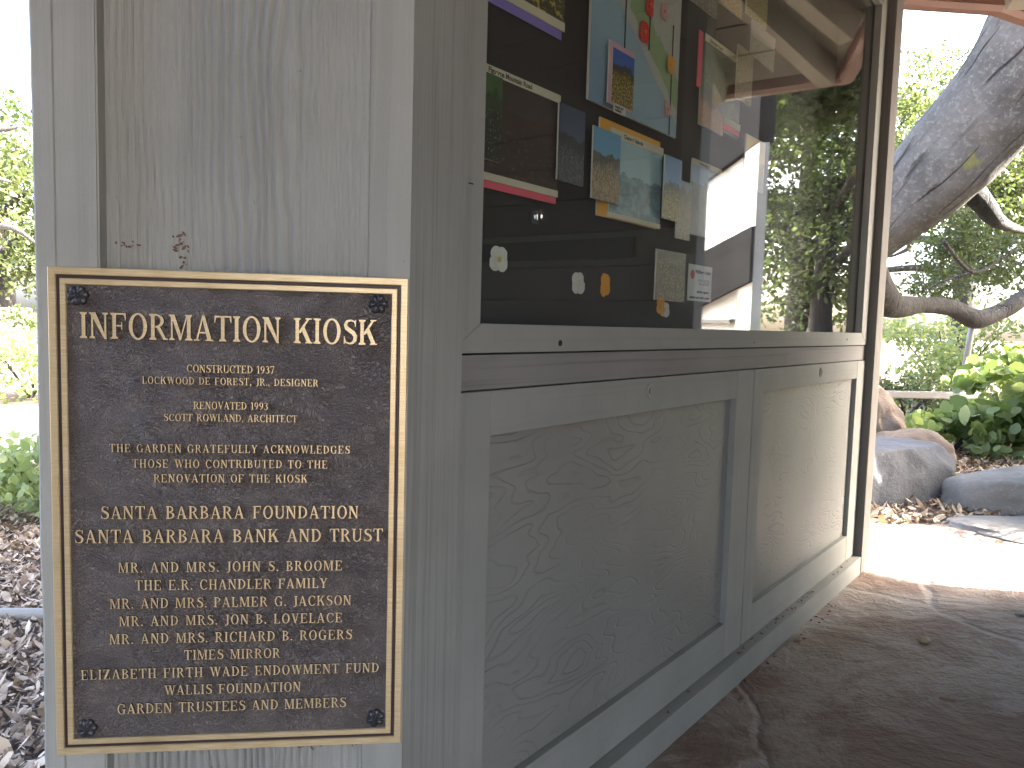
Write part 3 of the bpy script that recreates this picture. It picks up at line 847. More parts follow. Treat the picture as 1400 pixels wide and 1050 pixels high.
for L in [("INFORMATION KIOSK",-.3940,-.0399,.8922,.0313),("CONSTRUCTED 1937",-.2701,-.1650,.8533,.0093),("LOCKWOOD DE FOREST, JR., DESIGNER",-.3225,-.1115,.8382,.0088),
 ("RENOVATED 1993",-.2624,-.1726,.8078,.0092),("SCOTT ROWLAND, ARCHITECT",-.2978,-.1371,.7925,.0090),("THE GARDEN GRATEFULLY ACKNOWLEDGES",-.3616,-.0715,.7532,.0100),
 ("THOSE WHO CONTRIBUTED TO THE",-.3351,-.0992,.7341,.0102),("RENOVATION OF THE KIOSK",-.3101,-.1241,.7158,.0101),("SANTA BARBARA FOUNDATION",-.3731,-.0596,.6695,.0162),
 ("SANTA BARBARA BANK AND TRUST",-.4038,-.0288,.6392,.0168),("MR. AND MRS. JOHN S. BROOME",-.3531,-.0796,.6015,.0129),("THE E.R. CHANDLER FAMILY",-.3334,-.0982,.5786,.0130),
 ("MR. AND MRS. PALMER G. JACKSON",-.3636,-.0676,.5555,.0130),("MR. AND MRS. JON B. LOVELACE",-.3527,-.0789,.5328,.0128),("MR. AND MRS. RICHARD B. ROGERS",-.3646,-.0660,.5100,.0130),
 ("TIMES MIRROR",-.2749,-.1567,.4875,.0127),("ELIZABETH FIRTH WADE ENDOWMENT FUND",-.3989,-.0311,.4648,.0127),("WALLIS FOUNDATION",-.2994,-.1306,.4420,.0126),("GARDEN TRUSTEES AND MEMBERS",-.3566,-.0726,.4188,.0131)]:
    textline(*L)

# ------------------------------------------------------------------ things shown in the window
def photo(name, skyc, hill, field, accent, hz=.6, amp=.25, seed=0.0, acc=.62):
    """a printed landscape: sky, ridge, field and flower specks"""
    m, nt, b = newmat(name); g = N(nt)
    c = g.coord('Generated'); sx, sy, sz = g.sep(c)
    cs = g.map(c, loc=(seed, 0, seed*.6))
    ridge = g.math('ADD', hz, g.math('MULTIPLY', g.math('SUBTRACT', g.noise(g.map(cs, scale=(2.2,0,0)), 1.0, 4), .5), amp*2))
    isl = g.ramp(g.math('SUBTRACT', sz, ridge), -.012, .012)
    skyg = g.mix(sz, tuple(min(1, v*1.35+.05) for v in skyc), skyc)
    tex = g.noise(cs, 9.0, 5, .65)
    land = g.mix(g.ramp(g.math('SUBTRACT', ridge, sz), .0, .45), hill, field)
    land = g.mix(g.ramp(tex, .42, .62), g.mix(.5, land, (.02,.02,.02)), land)
    sp = g.math('MULTIPLY', g.ramp(g.noise(cs, 26.0, 3, .6), acc-.03, acc+.03), g.ramp(g.math('SUBTRACT', ridge, sz), .08, .25))
    land = g.mix(sp, land, accent)
    nt.links.new(g.mix(isl, land, skyg), b.inputs['Base Color'])
    b.inputs['Roughness'].default_value = .35
    return m
M_paper = plain('white card', (.62,.61,.56), .7)
M_cre = plain('cream strip', (.58,.55,.40), .7)
M_pink = plain('pink strip', (.72,.10,.15), .6)
M_purple = plain('purple strip', (.22,.17,.52), .6)
M_orange = plain('orange card', (.72,.36,.03), .6)
M_ink = plain('black ink', (.015,.015,.015), .6)
def kbox(x0, x1, d, z0, z1, t=.003): pass
def slab(name, x0, x1, z0, z1, d, t, mats, ox=0, oz=0, parent=None, loc=None):
    bm = bmesh.new()
    box(bm, x0-ox, x1-ox, 0 if parent is None else d, t if parent is None else d+t, z0-oz, z1-oz, 0, 0, None, 1 if len(mats) > 1 else None)
    return meshobj(name, bm, mats, parent)
def Kpt(s, d, z): return CORNER + dB*s + aB*d + Vector((0,0,z))
def card(name, label, cat, s0, s1, z0, z1, d, front, parts=(), group=None, t=.004):
    """a card standing parallel to the glass; parts are (name, s0, s1, z0, z1, proud, material)"""
    if not parts:
        o = slab(name, s0, s1, z0, z1, d, t, [M_paper, front], s0, z0)
        o.location = Kpt(s0, d, z0); o.rotation_euler = (0, 0, ROT_B)
    else:
        o = empty(name, Kpt(s0, d, z0), ROT_B)
        slab('print', s0, s1, z0, z1, 0, t, [M_paper, front], s0, z0, o)
        for (pn, a, b_, c, e, pr, mt) in parts:
            slab(pn, a, b_, c, e, -pr, min(t, pr*.8), mt if isinstance(mt, list) else [mt], s0, z0, o)
    return tag(o, label, cat, group)
def words(parent, txt, s, z, size, d, ox, oz, mat=M_ink, bold=.0005, align='LEFT', fit=None):
    cu_ = bpy.data.curves.new('words', 'FONT'); cu_.body = txt; cu_.size = size; cu_.align_x = align; cu_.offset = bold
    t = bpy.data.objects.new('words', cu_); COL.objects.link(t)
    dg = bpy.context.evaluated_depsgraph_get(); dg.update()
    me = bpy.data.meshes.new_from_object(t.evaluated_get(dg))
    bpy.data.objects.remove(t)
    xs = [v.co.x for v in me.vertices]
    k = 1.0 if fit is None else fit/(max(xs)-min(xs))
    for v in me.vertices: v.co = Vector((s-ox + v.co.x*k, d, z-oz + v.co.y))
    me.materials.clear(); me.materials.append(mat)
    o = bpy.data.objects.new('lettering', me); COL.objects.link(o); o.parent = parent
    return o
GC = 'picture cards hung in the kiosk window'
D0 = .190
ph_purple = photo('purple lupine print', (.05,.05,.02), (.04,.05,.015), (.05,.05,.02), (.5,.38,.05), .95, .05, 1.0, .56)
card('poster', 'picture panel with purple and cream lower border at top left of the window', 'picture', .24, .596, 1.508, 1.80, D0, ph_purple,
     [('cream_strip', .24, .596, 1.500, 1.517, .002, M_cre), ('purple_strip', .24, .587, 1.482, 1.4995, .001, M_purple)], GC)
ph_fig = photo('dark hillside print', (.03,.02,.015), (.06,.025,.015), (.035,.018,.012), (.10,.05,.03), .70, .22, 2.2, .60)
ph_green = photo('seedling print', (.05,.12,.03), (.04,.10,.03), (.02,.03,.015), (.30,.32,.22), .75, .4, 3.1, .62)
c = card('poster', 'large dark picture panel headed Figueroa Mountain Road with pink lower edge', 'picture', .20, .590, 1.179, 1.376, D0, ph_fig,
     [('header_strip', .20, .590, 1.361, 1.3765, .002, M_cre), ('cream_strip', .20, .590, 1.1775, 1.1905, .002, M_cre), ('pink_strip', .20, .585, 1.1635, 1.177, .001, M_pink),
      ('side_photo', .30, .402, 1.212, 1.3605, .006, [M_paper, ph_green])], GC)
words(c, 'Figueroa Mountain Road', .366, 1.3645, .0128, -.0022, .20, 1.179, fit=.128)
ph = photo('blue ridge print', (.035,.06,.11), (.03,.035,.04), (.10,.11,.12), (.20,.21,.22), .62, .25, 4.0, .58)
card('picture_card', 'narrow dark blue picture card right of the Figueroa panel', 'picture', .572, .666, 1.210, 1.359, D0-.012, ph, (), GC)
# the map
def mapmat():
    m, nt, b = newmat('coast map print'); g = N(nt)
    c = g.coord('Generated'); sx, sy, sz = g.sep(c)
    wob = g.math('MULTIPLY', g.math('SUBTRACT', g.noise(c, 7.0, 5, .6), .5), .16)
    f = g.math('ADD', g.math('ADD', sx, g.math('MULTIPLY', g.math('MINIMUM', sz, .45), 1.845)), wob)          # rises towards the land
    land = g.ramp(f, 1.10, 1.11)
    green = g.math('MULTIPLY', g.ramp(f, 1.21, 1.23), g.ramp(g.math('ADD', f, wob), 1.46, 1.49, 1, 0))
    col = g.mix(g.ramp(f, .2, .8), (.20,.33,.44), (.28,.42,.50))
    col = g.mix(land, col, (.46,.47,.42))
    col = g.mix(green, col, (.27,.40,.19))
    isl = g.ramp(g.voro(g.map(c, scale=(1,1,1.6)), 6.0), .10, .12, 1, 0)
    isl = g.math('MULTIPLY', isl, g.math('MULTIPLY', g.ramp(sz, .05, .10), g.ramp(sz, .26, .30, 1, 0)))
    col = g.mix(isl, col, (.33,.48,.17))
    ink = g.math('MULTIPLY', g.ramp(g.noise(g.map(c, scale=(30,1,120)), 1.0, 2), .66, .70), land)
    col = g.mix(g.math('MULTIPLY', ink, .6), col, (.08,.08,.08))
    nt.links.new(col, b.inputs['Base Color']); b.inputs['Roughness'].default_value = .4
    return m
mp = card('map_poster', 'large coast map poster with pale blue sea hung in the window', 'map', .662, 1.058, 1.385, 1.90, D0-.02, mapmat(),
     [('route_line', .795, .798, 1.46, 1.90, .002, M_ink), ('route_line', .903, .906, 1.55, 1.72, .002, M_ink), ('route_line', 1.018, 1.0205, 1.386, 1.64, .002, M_ink)], None, .006)
ph = photo('mountain flower print', (.02,.10,.42), (.05,.06,.05), (.10,.09,.03), (.75,.50,.04), .72, .35, 5.5, .54)
c = card('picture_card', 'small mountain photo card with pink edge fixed over the map', 'picture', .712, .814, 1.388, 1.514, D0-.036, plain('pale pink border', (.62,.36,.44), .6),
     [('photo', .722, .812, 1.392, 1.502, .002, [M_paper, ph]), ('white_tag', .733, .781, 1.373, 1.390, .003, M_paper)], GC)
words(c, 'poppies and\ngoldfields', .736, 1.383, .007, -.0032, .712, 1.388)
def poppy(s, z, d, r, col, cc, label, group=None, hgt=1.0, name='paper_flower'):
    o = empty(name, Kpt(s, d, z), ROT_B); tag(o, label, 'flower cut-out', group)
    bm = bmesh.new()
    for k in range(4):
        t = math.pi/4 + k*math.pi/2 + random.uniform(-.2,.2)
        n_ = 14; rr = r*random.uniform(.52,.64)
        cx_, cz_ = r*.46*math.cos(t), r*.46*math.sin(t)*hgt
        vs = [bm.verts.new((cx_ + rr*math.cos(2*math.pi*i/n_), -.0004*k - .002*abs(math.sin(i*1.3+k)), cz_ + rr*hgt*math.sin(2*math.pi*i/n_))) for i in range(n_)]
        bk = [bm.verts.new((v.co.x, v.co.y+.0008, v.co.z)) for v in vs]
        bm.faces.new(vs); bm.faces.new(bk[::-1])
        for i in range(n_): bm.faces.new((vs[i], bk[i], bk[(i+1)%n_], vs[(i+1)%n_]))
    bmesh.ops.recalc_face_normals(bm, faces=bm.faces[:])
    meshobj('petals', bm, col, o)
    bm = bmesh.new()
    bmesh.ops.create_uvsphere(bm, u_segments=10, v_segments=6, radius=r*.2, matrix=Matrix.Translation((0,-.004,0)) @ Matrix.Diagonal((1,.5,1,1)))
    meshobj('flower_centre', bm, cc, o)
    return o
M_red = plain('red paper', (.62,.03,.02), .6); M_or = plain('orange paper', (.75,.32,.02), .6); M_yel = plain('yellow paper', (.60,.48,.06), .6)
M_wh = plain('white paper petals', (.62,.63,.56), .7); M_pk = plain('faded pink paper', (.62,.32,.28), .6)
dm = D0-.024
poppy(.893, 1.645, dm, .020, M_red, M_or, 'upper red paper poppy pinned on the map', None, 1.5)
poppy(.873, 1.580, dm, .022, M_red, M_or, 'lower red paper poppy pinned on the map', None, 1.15)
poppy(.962, 1.653, dm, .018, M_pk, M_pk, 'pale pink paper flower pinned on the map beside the red poppies', None, 1.2)
poppy(1.006, 1.545, dm, .020, M_or, M_yel, 'orange paper poppy pinned at the right edge of the map', None, 1.2)
poppy(.792, 1.675, dm, .018, M_or, M_yel, 'orange paper poppy at the top of the map near its left side', None, 1.2)
poppy(.998, 1.440, dm, .015, M_pk, M_pk, 'pale pink paper flower near the lower corner of the map', None, 1.3)
# channel panel
ph = photo('sea cliff print', (.28,.46,.50), (.22,.36,.40), (.26,.42,.46), (.30,.45,.48), .55, .35, 6.3, .9)
c = card('poster', 'orange backed picture panel headed Channel Islands below the map', 'picture', .742, 1.017, 1.162, 1.370, D0, M_orange,
     [('photo', .785, 1.025, 1.170, 1.345, .003, [M_paper, ph]), ('header_strip', .782, 1.026, 1.339, 1.356, .005, M_cre), ('cream_strip', .777, 1.025, 1.163, 1.174, .005, M_cre)], GC)
words(c, 'Channel Islands', .835, 1.3425, .0125, -.0053, .742, 1.162, fit=.088)
ph = photo('shore slope print', (.10,.30,.48), (.14,.15,.10), (.42,.30,.14), (.50,.42,.36), .66, .2, 7.2, .56)
card('picture_card', 'seaside slope photo card in front of the orange backed panel', 'picture', .687, .798, 1.190, 1.338, D0-.02, ph, (), GC)
ph = photo('yellow slope print', (.10,.26,.50), (.10,.14,.10), (.28,.24,.08), (.60,.48,.10), .60, .45, 8.8, .55)
card('picture_card', 'mountain photo card with yellow flowers right of the Channel Islands panel', 'picture', 1.008, 1.098, 1.187, 1.338, D0-.02, ph, (), GC)
ph = photo('pale shrub print', (.14,.22,.30), (.14,.14,.10), (.24,.21,.14), (.40,.34,.20), .85, .3, 9.9, .56)
card('picture_card', 'brownish shrub photo card half hidden behind the yellow flower card', 'picture', 1.102, 1.180, 1.150, 1.295, D0-.010, ph, (), GC)
ph = photo('orange field print', (.12,.12,.10), (.09,.09,.05), (.13,.11,.06), (.60,.36,.04), .98, .05, 10.4, .60)
card('picture_card', 'field of orange flowers photo card low at the window sill', 'picture', .985, 1.144, .990, 1.112, D0-.02, ph, (), GC)
# pink edged panel
ph = photo('green grass print', (.06,.09,.04), (.05,.09,.03), (.08,.13,.03), (.30,.34,.16), .9, .2, 11.0, .64)
ph2 = photo('orange poppy print', (.07,.06,.03), (.16,.08,.02), (.30,.12,.02), (.55,.22,.02), .75, .4, 11.9, .5)
c = card('poster', 'tall green picture panel with pink side strip in the upper right of the window', 'picture', 1.225, 1.490, 1.470, 1.690, D0, ph,
     [('pink_strip', 1.199, 1.2245, 1.548, 1.690, .002, M_pink), ('header_strip', 1.236, 1.443, 1.673, 1.6925, .003, M_cre), ('side_photo', 1.214, 1.368, 1.455, 1.552, .006, [M_paper, ph2]),
      ('cream_strip', 1.378, 1.493, 1.493, 1.511, .003, M_cre), ('pink_strip', 1.376, 1.488, 1.476, 1.4925, .003, M_pink)], GC)
words(c, 'Gibraltar Road', 1.262, 1.6775, .0115, -.0033, 1.225, 1.470, fit=.085)
ph = photo('yellow brush print', (.14,.12,.04), (.16,.13,.04), (.12,.11,.05), (.42,.32,.06), .9, .2, 12.6, .53)
card('picture_card', 'narrow yellow brush photo card beside the pink edged panel', 'picture', 1.410, 1.524, 1.568, 1.713, D0-.02, ph, (), GC)
ph = photo('silver brush print', (.10,.10,.08), (.10,.11,.08), (.16,.16,.12), (.34,.32,.24), .95, .1, 13.3, .55)
card('picture_card', 'grey green brush photo card at the top of the window beside the map', 'picture', 1.13, 1.284, 1.739, 1.90, D0-.01, ph, (), GC)
ph = photo('golden brush print', (.20,.13,.03), (.14,.10,.03), (.20,.14,.04), (.50,.34,.05), .95, .1, 14.3, .53)
card('picture_card', 'golden brush photo card second along the top of the window from the map', 'picture', 1.274, 1.424, 1.779, 1.93, D0-.02, ph, (), GC)
ph = photo('olive brush print', (.22,.20,.06), (.18,.16,.05), (.20,.19,.07), (.45,.38,.08), .95, .1, 15.3, .53)
card('picture_card', 'olive photo card nearest the far side along the top of the window', 'picture', 1.454, 1.612, 1.810, 1.95, D0-.02, ph, (), GC)
ph = photo('pale hill print', (.30,.29,.26), (.26,.24,.20), (.22,.20,.16), (.32,.30,.24), .6, .2, 16.3, .7)
card('picture_card', 'pale hill photo card hanging just below the olive card', 'picture', 1.502, 1.690, 1.709, 1.806, D0-.02, ph, (), GC)
ph = photo('blue coast print', (.14,.26,.46), (.06,.10,.14), (.06,.09,.12), (.30,.34,.34), .72, .3, 17.3, .7)
c = card('poster', 'blue coast picture panel headed Highway above the small white notice', 'picture', 1.187, 1.372, 1.17, 1.363, D0-.005, ph,
     [('header_strip', 1.187, 1.372, 1.349, 1.3635, .002, M_cre)], GC)
words(c, 'Highway 1', 1.228, 1.3525, .011, -.0022, 1.187, 1.17, fit=.06)
ph = photo('poppy slope print', (.60,.38,.05), (.45,.30,.05), (.12,.12,.10), (.6,.42,.05), .55, .4, 18.3, .6)
card('picture_card', 'orange poppy photo card at the far end of the row right of the pink panel', 'picture', 1.476, 1.628, 1.335, 1.482, D0-.03, ph, (), GC)
# small notice on the glass
o = card('notice', 'small white notice with a red emblem low on the inside of the glass', 'notice', .936, 1.064, .987, 1.070, .0625, M_paper,
     [('sheet', .9365, 1.0635, .9875, 1.0695, .0008, plain('notice paper', (.56,.58,.56), .7))], None, .001)
bm = bmesh.new()
bmesh.ops.create_cone(bm, cap_ends=True, segments=24, radius1=.0105, radius2=.0105, depth=.0005, matrix=Matrix.Translation((.020,-.0012,.060)) @ Matrix.Rotation(R(90),4,'X'))
meshobj('emblem', bm, plain('red emblem', (.45,.08,.04), .6), o)
words(o, 'Wildflower Hotline', .970, 1.0505, .0115, -.0012, .936, .987, fit=.088)
words(o, '626.3533', .985, 1.025, .018, -.0012, .936, .987, plain('grey ink', (.22,.22,.22), .6), fit=.062)
words(o, 'call for reports', .982, 1.006, .0075, -.0012, .936, .987, fit=.066)
words(o, 'updated each week in spring', .945, .993, .007, -.0012, .936, .987, fit=.108)
# paper flowers low in the window
GF = 'paper flowers low in the kiosk window'
poppy(.409, 1.040, D0, .027, M_wh, M_yel, 'white four petalled paper flower nearest the left window frame', GF, .95)
poppy(.676, 1.012, D0, .025, M_wh, M_cre, 'white paper flower beside the single orange one', GF, 1.0)
poppy(.752, 1.012, D0-.02, .021, M_or, M_or, 'plain orange paper flower right of a white one', GF, 1.25)
poppy(.993, .974, D0-.03, .022, M_or, M_yel, 'orange paper flower resting against a white one at the sill', GF, 1.0)
poppy(1.035, .968, D0-.02, .026, M_wh, M_wh, 'white paper flower behind an orange one at the sill', GF, .8)
# chrome latch on the backing
o = empty('latch', Kpt(.519, D0, 1.129), ROT_B); tag(o, 'small chrome latch on the dark backing under the pink strip', 'latch')
M_chrome = plain('chrome', (.7,.7,.72), .15, 1.0)
bm = bmesh.new(); box(bm, -.012, .012, -.002, .008, -.012, .012, 0, .002); meshobj('plate', bm, M_chrome, o)
bm = bmesh.new(); bmesh.ops.create_uvsphere(bm, u_segments=16, v_segments=10, radius=.009, matrix=Matrix.Translation((.003,-.010,.003)) @ Matrix.Diagonal((.8,1,1.5,1))); meshobj('knob', bm, M_chrome, o, smooth=True)

# ------------------------------------------------------------------ dirt caught on the wall by the plaque
M_web = plain('dusty web and bark crumbs', (.16,.095,.06), .95)
def crumbs(a, z, spread, n, sz, label):
    bm = bmesh.new()
    for k in range(n):
        da, dz = random.gauss(0, spread[0]), random.gauss(0, spread[1])
        s_ = sz*random.uniform(.4,1.3)
        mm = Matrix.Translation((da, -.0005, dz)) @ Matrix.Rotation(random.uniform(0,6.3),4,'Y') @ Matrix.Diagonal((s_*random.uniform(.6,1.8), .0014, s_*.6, 1))
        bmesh.ops.create_icosphere(bm, subdivisions=1, radius=1, matrix=mm)
    o = meshobj('dry_debris', bm, M_web, None, False, CORNER + dA*a + aA*(.0255 - .018*(a+.424)/.3705) + Vector((0,0,z)), ROT_A)
    return tag(o, label, 'debris')
crumbs(-.286, 1.005, (.004,.011), 26, .0024, 'brown clump of dry web debris just above the plaque')
crumbs(-.352, 1.008, (.006,.003), 10, .0020, 'small dark debris beside the batten above the plaque')
crumbs(-.10, .357, (.022,.003), 16, .0022, 'dark crumbs of debris under the lower right of the plaque')

bm = bmesh.new()
for k in range(70):
    x = random.choice((random.uniform(.3,2.4), random.gauss(1.75,.12), random.gauss(1.35,.08)))
    on_ledge = random.random() < .5
    y, z = (random.uniform(.012,.028), .0695) if on_ledge else (random.uniform(-.035,-.003), .001)
    s_ = random.uniform(.0018,.005)*(1 if on_ledge else 1.5)
    mm = Matrix.Translation((x, y, z+s_*.2)) @ Matrix.Rotation(random.uniform(0,6.3),4,'Z') @ Matrix.Diagonal((s_*random.uniform(.8,1.8), s_*.7, s_*.5, 1))
    bmesh.ops.create_icosphere(bm, subdivisions=1, radius=1, matrix=mm)
o = meshobj('dry_debris', bm, M_web, None, False, CORNER, ROT_B)
tag(o, 'dark dry crumbs scattered along the ledge and foot of the panelled doors', 'debris')
def on_floor(x, y):
    d = fw*FPX + cr*(x-700) - cu*(y-525); return Vector((0,0,CAM_H)) + d*(-CAM_H/d.z)
for name, lab, cat, (x_, y_), sz, mt, sd in (('pebble', 'small tan pebble alone on the brown flagstones', 'pebble', (1263,878), (.017,.012,.011), plain('tan pebble', (.34,.27,.17), .8), 2.0),
      ('pebble', 'tiny pale pebble near the right edge of the flagstones', 'pebble', (1394,842), (.014,.010,.006), M_stonegrey, 4.0),
      ('twig', 'short dark twig lying on the brown flagstones', 'twig', (1295,957), (.020,.0035,.003), M_web, 6.0)):
    bm = bmesh.new(); bmesh.ops.create_icosphere(bm, subdivisions=3, radius=1)
    for v in bm.verts:
        d = v.co.normalized(); v.co = d*(1+.25*mnoise.noise(d*1.6+Vector((sd,0,0)))); v.co = Vector((v.co.x*sz[0], v.co.y*sz[1], v.co.z*sz[2]))
    p = on_floor(x_, y_); o = meshobj(name, bm, mt, None, True, (p.x, p.y, sz[2]*.8), -.3); tag(o, lab, cat)

# ------------------------------------------------------------------ foliage
def leafcloud(name, clumps, mat, lsize, parent=None, up=.3, aspect=.55, round_=False):
    """many separate bent leaves; clumps = [(centre, (rx,ry,rz), count)]"""
    V, F = [], []
    base = 0
    for c, r, n in clumps:
        p = rng.normal(size=(n,3)); p /= np.linalg.norm(p, axis=1)[:,None]
        p *= (rng.random(n)**.45)[:,None]
        # break the ball up with holes
        ph = rng.random(3)*6.28
        k = np.sin(p[:,0]*5.1+ph[0])*np.sin(p[:,1]*4.3+ph[1])*np.sin(p[:,2]*4.7+ph[2])
        p = p[k > -.22 - .3*rng.random(len(k))]
        n = len(p)
        if n == 0: continue
        P = p*np.array(r) + np.array(c)
        d = rng.normal(size=(n,3)); d[:,2] -= .2; d /= np.linalg.norm(d, axis=1)[:,None]
        nn = rng.normal(size=(n,3)); nn[:,2] += up*3
        s = np.cross(d, nn); s /= (np.linalg.norm(s, axis=1)[:,None]+1e-9)
        q = np.cross(s, d)
        L = lsize*(.6+.8*rng.random(n))[:,None]; Wd = L*aspect
        prof = ((-.5,0),(-.28,.36),(.08,.5),(.36,.28),(.5,0),(.36,-.28),(.08,-.5),(-.28,-.36)) if round_ else ((-.5,0),(-.12,.5),(.22,.42),(.5,0),(.22,-.42),(-.12,-.5))
        vv = [P + d*L*a + s*Wd*b_ - q*L*(.16*abs(b_)+.10*a*a) for a, b_ in prof]
        k_ = len(prof)
        V.append(np.stack(vv, 1).reshape(-1,3))
        F.append((np.arange(n)*k_)[:,None] + np.arange(k_)[None] + base); base += n*k_
    V = np.concatenate(V); F = np.concatenate(F)
    me = bpy.data.meshes.new(name)
    me.vertices.add(len(V)); me.vertices.foreach_set('co', V.astype(np.float32).ravel())
    me.loops.add(F.size); me.loops.foreach_set('vertex_index', F.astype(np.int32).ravel())
    me.polygons.add(len(F)); me.polygons.foreach_set('loop_start', (np.arange(len(F))*F.shape[1]).astype(np.int32)); me.polygons.foreach_set('loop_total', np.full(len(F),F.shape[1],np.int32))
    me.update(calc_edges=True)
    me.materials.append(mat)
    o = bpy.data.objects.new(name, me); COL.objects.link(o)
    if parent: o.parent = parent
    return o

def spread_clumps(c, r, k, cr_, n):
    """k clumps through an ellipsoid crown"""
    out = []
    for i in range(k):
        p = rng.normal(size=3); p /= np.linalg.norm(p); p *= rng.random()**.4
        f = .6+.8*rng.random()
        out.append((np.array(c)+p*np.array(r), (cr_*f*1.2, cr_*f*1.2, cr_*f*.75), int(n*f)))
    return out

# leaning oak close behind the roof edge
oak = empty('leaning_oak', (1.9, 6.2, 0)); tag(oak, 'big grey oak leaning up to the right beyond the roof gutter', 'tree')
off = -Vector((1.9, 6.2, 0))
bm = bmesh.new()
pts = [Vector((1.9,6.2,-.1)), Vector((2.0,6.1,.6)), px(1130,360,5.9), px(1222,286,5.6), px(1300,212,5.35), px(1372,120,5.1), px(1430,0,4.95), px(1470,-160,4.9), px(1490,-420,5.0)]
tube(bm, [p+off for p in pts], [.42,.33,.30,.265,.315,.30,.27,.24,.18], 40, .13, 1.8, 12, 2.0)
meshobj('trunk', bm, M_bark, oak, smooth=True)
bm = bmesh.new()
tube(bm, [p+off for p in (px(1300,235,5.4), px(1338,272,5.5), px(1362,300,5.6), px(1386,312,5.9), px(1412,318,6.3))], [.12,.08,.055,.032,.015], 14, .15, 4, 8, 5.0)
meshobj('branch', bm, M_bark2, oak, smooth=True)
bm = bmesh.new()
tube(bm, [p+off for p in (Vector((2.1,6.1,.75)), px(1150,330,6.8), px(1203,402,7.2), px(1222,419,7.35), px(1260,417,7.5), px(1300,421,7.6), px(1334,436,7.6), px(1366,427,7.6), px(1402,405,7.6), px(1470,350,7.7), px(1540,330,7.9))],
     [.22,.18,.14,.115,.078,.078,.095,.08,.076,.068,.055], 20, .10, 3.5, 8, 9.0)
meshobj('limb', bm, M_bark2, oak, smooth=True)
bm = bmesh.new()
for pp, rr in (((px(1290,330,7.6), px(1330,372,7.9), px(1372,352,8.2), px(1400,330,8.4)), (.022,.018,.014,.008)), ((px(1262,398,7.9), px(1285,386,8.0), px(1330,372,8.1)), (.008,.012,.02))):
    tube(bm, [p+off for p in pp], rr, 8, .1, 5, 6)
meshobj('twigs', bm, M_bark2, oak, smooth=True)
def pcl(lst, dv=.0):
    """clumps from (photo x, photo y, distance, radius, count)"""
    return [(np.array(px(x, y, D)+off), (r*1.25, r*1.25, r*.8), n) for x, y, D, r, n in lst]
lv = []
for _ in range(26):
    lv.append((random.uniform(1255,1400), random.uniform(300,400), random.uniform(7.9,9.6), random.uniform(.2,.36), 330))
for _ in range(16):
    lv.append((random.uniform(1330,1420), random.uniform(195,300), random.uniform(6.6,8.4), random.uniform(.2,.36), 300))
for _ in range(18):
    lv.append((random.uniform(1205,1275), random.uniform(130,260), random.uniform(7.0,9.0), random.uniform(.16,.3), 230))
for _ in range(20):
    lv.append((random.uniform(1215,1345), random.uniform(70,160), random.uniform(8.5,10.5), random.uniform(.15,.26), 110))
for _ in range(10):
    lv.append((random.uniform(1345,1410), random.uniform(215,330), random.uniform(6.2,7.2), random.uniform(.14,.26), 220))
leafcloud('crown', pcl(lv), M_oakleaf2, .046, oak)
leafcloud('crown', spread_clumps(Vector((2.2,5.4,4.4))+off, (2.6,1.4,.45), 80, .5, 300) + spread_clumps(Vector((7.5,7.0,4.1))+off, (1.2,1.0,.4), 34, .42, 300), M_oakleaf, .10, oak)  # overhead leaves out of view, added to shade the boulders and low limb

# metal prop under the limb
o = empty('prop_pole', px(1306,578,8.2)); tag(o, 'thin grey metal pole propping up the low oak limb', 'pole')
pb, pt = px(1306,580,8.2), px(1330,444,7.65)
bm = bmesh.new(); tube(bm, [Vector((0,0,-.1)), (pt-pb)*.5, pt-pb], [.030,.030,.030], 12, 0, 1, 2); meshobj('shaft', bm, plain('grey steel', (.30,.31,.32), .5, .3), o, smooth=True)
bm = bmesh.new(); beam(bm, pt-pb+Vector((-.10,0,.02)), pt-pb+Vector((.10,0,.04)), .10, .02); meshobj('saddle', bm, plain('rusty steel', (.10,.07,.05), .7), o)
# wooden hand rail in the planting
ra, rb = px(1180,538,7.3), px(1345,541,7.5)
o = empty('hand_rail', (ra.x, ra.y, 0)); tag(o, 'grey wooden hand rail crossing the green shrubs', 'rail')
bm = bmesh.new(); beam(bm, Vector((0,0,ra.z+.03)), Vector((rb.x-ra.x, rb.y-ra.y, rb.z+.03)), .09, .065, Vector((0,0,1)), 0, .01); meshobj('bar', bm, plain('weathered rail wood', (.13,.128,.125), .8), o)
for t in (.05, .97):
    bm = bmesh.new(); p = (rb-ra)*t; box(bm, p.x-.05, p.x+.05, p.y-.05, p.y+.05, -.1, ra.z-.045, 0, .008); meshobj('post', bm, M_bark2, o)

# boulders
def boulder(name, label, loc, size, mat, seed, rz=0.0, flat=.0, cut=()):
    bm = bmesh.new()
    bmesh.ops.create_icosphere(bm, subdivisions=5, radius=1)
    cuts = [(Vector(c[:3]).normalized(), c[3]) for c in cut]
    for v in bm.verts:
        d = v.co.normalized()
        r = 1 + .22*mnoise.noise(d*1.3 + Vector((seed,0,0))) + .09*mnoise.noise(d*3.4 + Vector((0,seed,0))) + .03*mnoise.noise(d*9 + Vector((0,0,seed)))
        p = d*r
        for n_, h in cuts:
            e = p.dot(n_) - h - .04*mnoise.noise(d*4 + Vector((seed,2,0)))
            if e > 0: p -= n_*e*.92
        v.co = Vector((p.x*size[0], p.y*size[1], p.z*size[2]))
    o = meshobj(name, bm, mat, None, True, loc, rz)
    return tag(o, label, 'boulder')
boulder('boulder', 'dark blue grey boulder with a flat top beside the kiosk end post', (2.06,4.50,.0), (.62,.40,.40), M_stoneblue, 1.0, .25, cut=((0,0,1,.70),(.25,-1,.15,.72),(.85,-.3,-.5,.66)))
boulder('boulder', 'tan boulder with a rounded top behind the blue grey one', (2.80,5.40,.03), (.34,.26,.22), M_stonetan, 5.2, .1, cut=((0,-1,.35,.75),))
